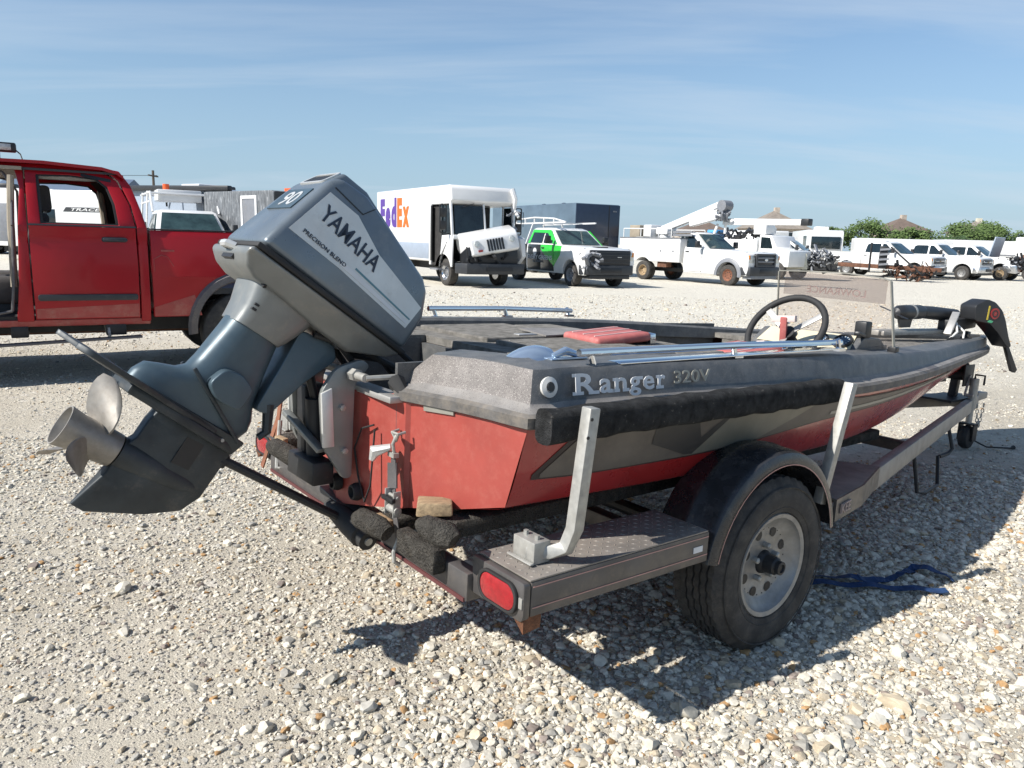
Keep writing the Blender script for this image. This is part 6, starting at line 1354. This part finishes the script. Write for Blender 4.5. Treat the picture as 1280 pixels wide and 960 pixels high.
for s in (1, -1):
    y0, y1 = s*.955, s*1.0
    # rear door: panel below the belt and a window frame above it
    dp = rpart(MB().prism([(-.425, ZB), (.45, ZB), (.45, 1.05), (.45, ZBELT-.008), (-.425, ZBELT-.008), (-.43, 1.05)], y0, y1), 'rear_door', 'paint_red', bevel=.012)
    oo = [(.45, ZBELT), (.45, 1.72), (.45, 1.99), (.10, 2.00), (-.18, 1.985), (-.30, 1.90), (-.39, 1.68), (-.425, ZBELT)]
    ii = [(.355, ZBELT+.012), (.362, 1.72), (.365, 1.925), (.10, 1.935), (-.13, 1.915), (-.215, 1.84), (-.265, 1.68), (-.285, ZBELT+.012)]
    rpart(MB().ring(oo, ii, y0, y1-s*.002), 'window_frame', 'paint_red', dp, bevel=.006)
    ii2 = [(p[0]*.985+.0007*0, p[1]) for p in ii]
    sm = [((p[0]-.04)*.93+.04, (p[1]-1.70)*.94+1.70) for p in ii]
    rpart(MB().ring(ii, sm, y0+s*.005, y1-s*.012), 'window_seal', 'black_rubber', dp)
    rpart(MB().box(-.43, .455, y1-s*.004, y1+s*.004, ZBELT-.006, ZBELT+.008), 'belt_moulding', 'trim_dark', dp)
    rpart(MB().prism(rrect(-.345, -.13, 1.325, 1.372, .02), y1-s*.012, y1+s*.002), 'handle_cup', 'trim_dark', dp)
    rpart(MB().prism(rrect(-.35, -.14, 1.332, 1.366, .014), y1+s*.014, y1+s*.032), 'handle', 'trim_dark', dp, bevel=.006)
    rpart(MB().prism(rrect(-.415, .42, .775, .835, .02), y1-s*.004, y1+s*.014), 'rub_strip', 'trim_dark', dp, bevel=.006)
    rpart(MB().prism([(-.42, ZB+.01), (.44, ZB+.01), (.44, .70), (-.42, .74)], y1-s*.001, y1+s*.0015).jit(.0, 1), 'dust_film', 'paint_red_dusty', dp, smooth=0)
    # cab corner behind the door, sills, pillars, roof rail
    rpart(MB().prism([(-.525, ZB-.04), (-.437, ZB-.04), (-.442, 1.05), (-.437, ZBELT), (-.40, 1.68), (-.31, 1.91), (-.19, 1.995), (-.19, 2.02), (-.33, 2.0), (-.42, 1.86), (-.49, 1.62), (-.525, ZBELT)], y0-s*.02, y1-s*.004), 'cab_corner', 'paint_red', bevel=.012)
    rpart(MB().box(-.52, 1.75, s*.90, s*.985, .53, .595), 'sill', 'paint_red_dusty', bevel=.012)
    rpart(MB().prism([(.462, ZB-.02), (.60, ZB-.02), (.56, .95), (.53, ZBELT), (.50, 1.80), (.53, 1.96), (.53, 2.0), (.462, 2.0)], y0-s*.03, y1-s*.008), 'centre_pillar', 'paint_red', bevel=.01)
    rpart(MB().tube([(.63, s*.955, .68), (.60, s*.955, .95), (.575, s*.955, 1.45), (.56, s*.955, 1.82), (.62, s*.95, 1.93), (.72, s*.95, 1.955), (1.1, s*.95, 1.93), (1.55, s*.95, 1.55), (1.62, s*.955, 1.2), (1.60, s*.955, .75), (1.5, s*.955, .655), (.75, s*.955, .655), (.63, s*.955, .68)], .013, 8), 'door_seal', 'trim_dusty')
    rpart(MB().bar((-.19, s*.985, 2.005), (.95, s*.985, 2.0), .05, .04), 'roof_rail', 'paint_red', bevel=.008)
    rpart(MB().bar((1.00, s*.97, 1.995), (1.72, s*.96, 1.42), .07, .06), 'windscreen_pillar', 'paint_red', bevel=.01)
    rpart(MB().bar((.0, s*.99, 1.945), (-.25, s*.99, 1.90), .02, .03), 'rain_visor', 'black_plastic')
    # bed side with arch, flare, tail
    bo = arch_out(-2.75, -.55, .60, [-1.42], .49, .50, [(-.55, 1.45), (-2.75, 1.45)])
    bsd = rpart(MB().prism(bo, s*.94, s*1.0), 'bed_side', 'paint_red', bevel=.012)
    rpart(MB().box(-2.75, -.552, s*.88, s*.99, 1.452, 1.466), 'bed_rail_cap', 'trim_dark', bsd, bevel=.005)
    q = MB(); q.loft([[Vector((-1.42+(.47+d)*math.cos(R(a)), s*y, .50+(.47+d)*math.sin(R(a)))) for d, y in ((-.02, .96), (.0, 1.035), (.06, 1.035), (.085, 1.0))] for a in range(-10, 200, 10)], closed=False, caps=False); rpart(q, 'fender_flare', 'trim_dusty', bsd, smooth=50)
    rpart(MB().prism([(-1.0, .61), (-.56, .61), (-.56, .70), (-.93, .82)], s*1.0005, s*1.0025), 'dust_film', 'paint_red_dusty', bsd, smooth=0)
    # front quarter
    fo = arch_out(1.66, 3.75, .62, [2.55], .50, .50, [(3.78, 1.10), (3.6, 1.30), (1.66, 1.44)])
    rpart(MB().prism(fo, s*.93, s*1.0), 'front_fender', 'paint_red', bevel=.03)
    for xa in (2.55, -1.42): wheel_parts(rp_, (xa, s*.99, .42), s, .42, .28, .24, det=False, rim='plastic_grey')
rp_.p(MB().prism(rrect(-.76, -.64, 1.245, 1.262, .006), .9985, 1.003), 'scratch', 'paint_red_dusty', smooth=0)
rp_.p(MB().tube([(-.75, 1.001, 1.10), (-.70, 1.001, 1.19), (-.64, 1.001, 1.21), (-.57, 1.001, 1.17), (-.575, 1.001, 1.05)], .0035, 5), 'scratch_line', 'paint_red_dusty')
# roof: gently crowned skin
rr = []
for x, dz in ((-.36, -.07), (-.30, -.03), (-.18, .0), (.3, .025), (.8, .02), (1.02, -.01)):
    rr.append([Vector((x, y, 2.025+dz+.03*(1-(y/.82)**2))) for y in (-.835, -.7, -.4, 0, .4, .7, .835)])
q = MB(); q.loft([r+[p-Vector((0, 0, .03)) for p in r[::-1]] for r in rr]); rp_.p(q, 'roof', 'paint_red', smooth=50)
rp_.p(MB().box(.47, .75, -.83, .83, 1.955, 1.985), 'headliner', 'interior_beige'); rp_.p(MB().box(-.3, .47, -.8, .8, 1.96, 1.98), 'headliner_rear', 'trim_dark')
# back wall with window opening, cowl, hood, bed
ro = [(-.80, ZB), (.80, ZB), (.93, 1.40), (.80, 1.97), (-.80, 1.97), (-.93, 1.40)]; ri = [(-.55, 1.50), (.55, 1.50), (.58, 1.55), (.54, 1.86), (-.54, 1.86), (-.58, 1.55)]
lean = lambda v: Vector((v.x+max(0, v.z-1.45)*.34, v.y, v.z))
ro = [(-.80, ZB), (.80, ZB), (.93, 1.40), (.84, 1.72), (.76, 1.95), (-.76, 1.95), (-.84, 1.72), (-.93, 1.40)]; ri = [(-.5, 1.50), (.5, 1.50), (.58, 1.53), (.57, 1.7), (.54, 1.86), (-.54, 1.86), (-.57, 1.7), (-.58, 1.53)]
rp_.p(MB().ring(ro, ri, -.51, -.47, 'yz').map(lean), 'back_wall', 'paint_red'); rp_.p(MB().ring(ri, [(a*.93, (b-1.68)*.9+1.68) for a, b in ri], -.52, -.49, 'yz').map(lean), 'back_window_seal', 'black_rubber')
for s in (-1, 1): rpart(MB().prism([(-.46, 1.0), (-.30, 1.0), (-.29, 1.47), (-.27, 1.68), (-.22, 1.86), (-.14, 1.95), (-.24, 1.96), (-.36, 1.80)], s*.925, s*.94), 'quarter_trim', 'interior_dark')
rp_.p(MB().box(-.5, 1.7, -.93, .93, .56, .63), 'cab_floor', 'interior_dark')
rp_.p(MB().prism([(1.62, .63), (1.45, 1.30), (1.60, 1.48), (1.80, 1.44), (1.80, .63)], -.92, .92), 'dashboard', 'interior_dark', bevel=.03)
rp_.p(MB().prism([(1.66, 1.40), (3.6, 1.27), (3.72, 1.20), (3.72, .7), (1.8, .9)], -.93, .93), 'hood', 'paint_red', bevel=.05)
rp_.p(MB().box(3.70, 3.80, -.80, .80, .80, 1.22), 'grille', 'bright_trim', bevel=.03); rp_.p(MB().box(3.6, 3.92, -1.0, 1.0, .52, .78), 'front_bumper', 'bright_trim', bevel=.05)
rp_.p(MB().box(-2.75, -.56, -.93, .93, .82, .88), 'bed_floor', 'trim_dark'); rp_.p(MB().box(-2.80, -2.74, -.93, .93, .65, 1.44), 'tailgate', 'paint_red', bevel=.015); rp_.p(MB().box(-.60, -.552, -.93, .93, .65, 1.44), 'bed_front', 'paint_red')
rp_.p(MB().box(-2.98, -2.8, -.95, .95, .52, .72), 'rear_bumper', 'bright_trim', bevel=.03)
for y in (-.42, .42): rp_.p(MB().bar((-2.7, y, .50), (3.6, y, .50), .08, .16), 'frame_rail', 'black_metal')
rp_.p(MB().tube([(-1.42, -.9, .42), (-1.42, .9, .42)], .06, 10), 'rear_axle', 'black_metal'); rp_.p(MB().tube([(-2.6, .3, .40), (-.3, .32, .42), (1.0, .3, .42)], .035, 8), 'exhaust', 'rust_frame')
for (x0, x1) in ((.52, .66), (-.30, -.12), (1.4, 1.55)): rp_.p(MB().box(x0, x1, .55, .93, .43, .54), 'body_mount', 'black_metal', bevel=.01)
# broken running board hanging low
rp_.p(MB().bar((1.75, .99, .335), (-.43, .97, .415), .11, .022), 'running_board', 'trim_dusty', bevel=.006)
for x, z in ((-.12, .405), (1.3, .355)): rp_.p(MB().bar((x, .78, .54), (x-.03, .98, z), .07, .02, (1, 0, 0)).bar((x-.02, .86, .56), (x-.03, .97, z), .05, .02, (1, 0, 0)), 'board_bracket', 'galvanised')
# seats
def seat_(x, y, m='seat_grey'):
    rp_.p(MB().box(x-.05, x+.48, y-.25, y+.25, .72, .98), 'seat_cushion', m, bevel=.06, seg=3)
    b_ = rp_.p(MB().prism([(x-.02, .92), (x+.14, .92), (x+.02, 1.58), (x-.14, 1.58)], y-.24, y+.24), 'seat_back', m, bevel=.06, seg=3)
    rp_.p(MB().prism(fillet([(x-.16, 1.60), (x-.03, 1.60), (x-.05, 1.84), (x-.15, 1.84)], .04), y-.13, y+.13), 'headrest', m, b_, bevel=.03)
    rp_.p(MB().tube([(x-.10, y, 1.55), (x-.10, y, 1.63)], .015, 6), 'headrest_post', 'galvanised', b_)
seat_(.41, .45); seat_(.41, -.45)
rp_.p(MB().box(-.42, .05, -.70, .70, .72, .95), 'rear_bench', 'seat_grey', bevel=.05); rp_.p(MB().prism([(-.40, .92), (-.28, .92), (-.36, 1.52), (-.46, 1.52)], -.70, .70), 'rear_seat_back', 'seat_grey', bevel=.05)
for y in (-.45, .45): rp_.p(MB().box(-.47, -.37, y-.13, y+.13, 1.53, 1.70), 'rear_headrest', 'seat_grey', bevel=.04)
rp_.p(MB().tube([(-.30, -.86, 1.0), (-.27, -.86, 1.5), (-.24, -.80, 1.9)], .035, 8), 'pillar_trim', 'interior_beige'); rp_.p(MB().tube([(.52, -.88, .9), (.50, -.88, 1.5), (.48, -.82, 1.93)], .04, 8), 'pillar_trim', 'interior_beige'); rp_.p(MB().tube([(.60, .90, .9), (.585, .90, 1.5), (.56, .83, 1.9)], .03, 8), 'pillar_trim', 'interior_beige')
rp_.p(MB().box(-.1, .35, -.3, .1, 1.30, 1.42).jit(.04, 4), 'cabin_clutter', 'interior_dark', bevel=.02); rp_.p(MB().tube([(1.35, .35, 1.35), (1.2, .35, 1.45)], .03, 8), 'steering_column', 'interior_dark')
q = MB(); rr = []
for k in range(25):
    a = 2*math.pi*k/24; c_ = Vector((1.18, .35, 1.47))+Vector((.12*math.cos(a), .19*math.sin(a), .15*math.cos(a))); d_ = Vector((.12*math.cos(a), .19*math.sin(a), .15*math.cos(a))).normalized()
    rr.append([c_+d_*.016*math.cos(b)+Vector((-.78, 0, .62))*.016*math.sin(b) for b in [2*math.pi*j/6 for j in range(6)]])
q.loft(rr, caps=False); rp_.p(q, 'steering_wheel', 'black_plastic')
# light bar
lb = rp_.p(MB().box(.50, 1.55, .60, .70, 2.115, 2.20), 'light_bar', 'black_plastic', bevel=.015)
for k in range(6): rp_.p(MB().box(.54+k*.165, .69+k*.165, .698, .706, 2.13, 2.185), 'lamp_cell', 'lamp_clear', lb, bevel=.003)
for x in (.66, 1.4): rp_.p(MB().box(x-.03, x+.03, .62, .68, 2.05, 2.12), 'bar_bracket', 'black_metal', lb)
rp_.p(MB().tube([(.52, .68, 2.15), (.47, .71, 2.10), (.455, .78, 2.04)], .006, 6), 'lamp_wire', 'black_rubber', lb)
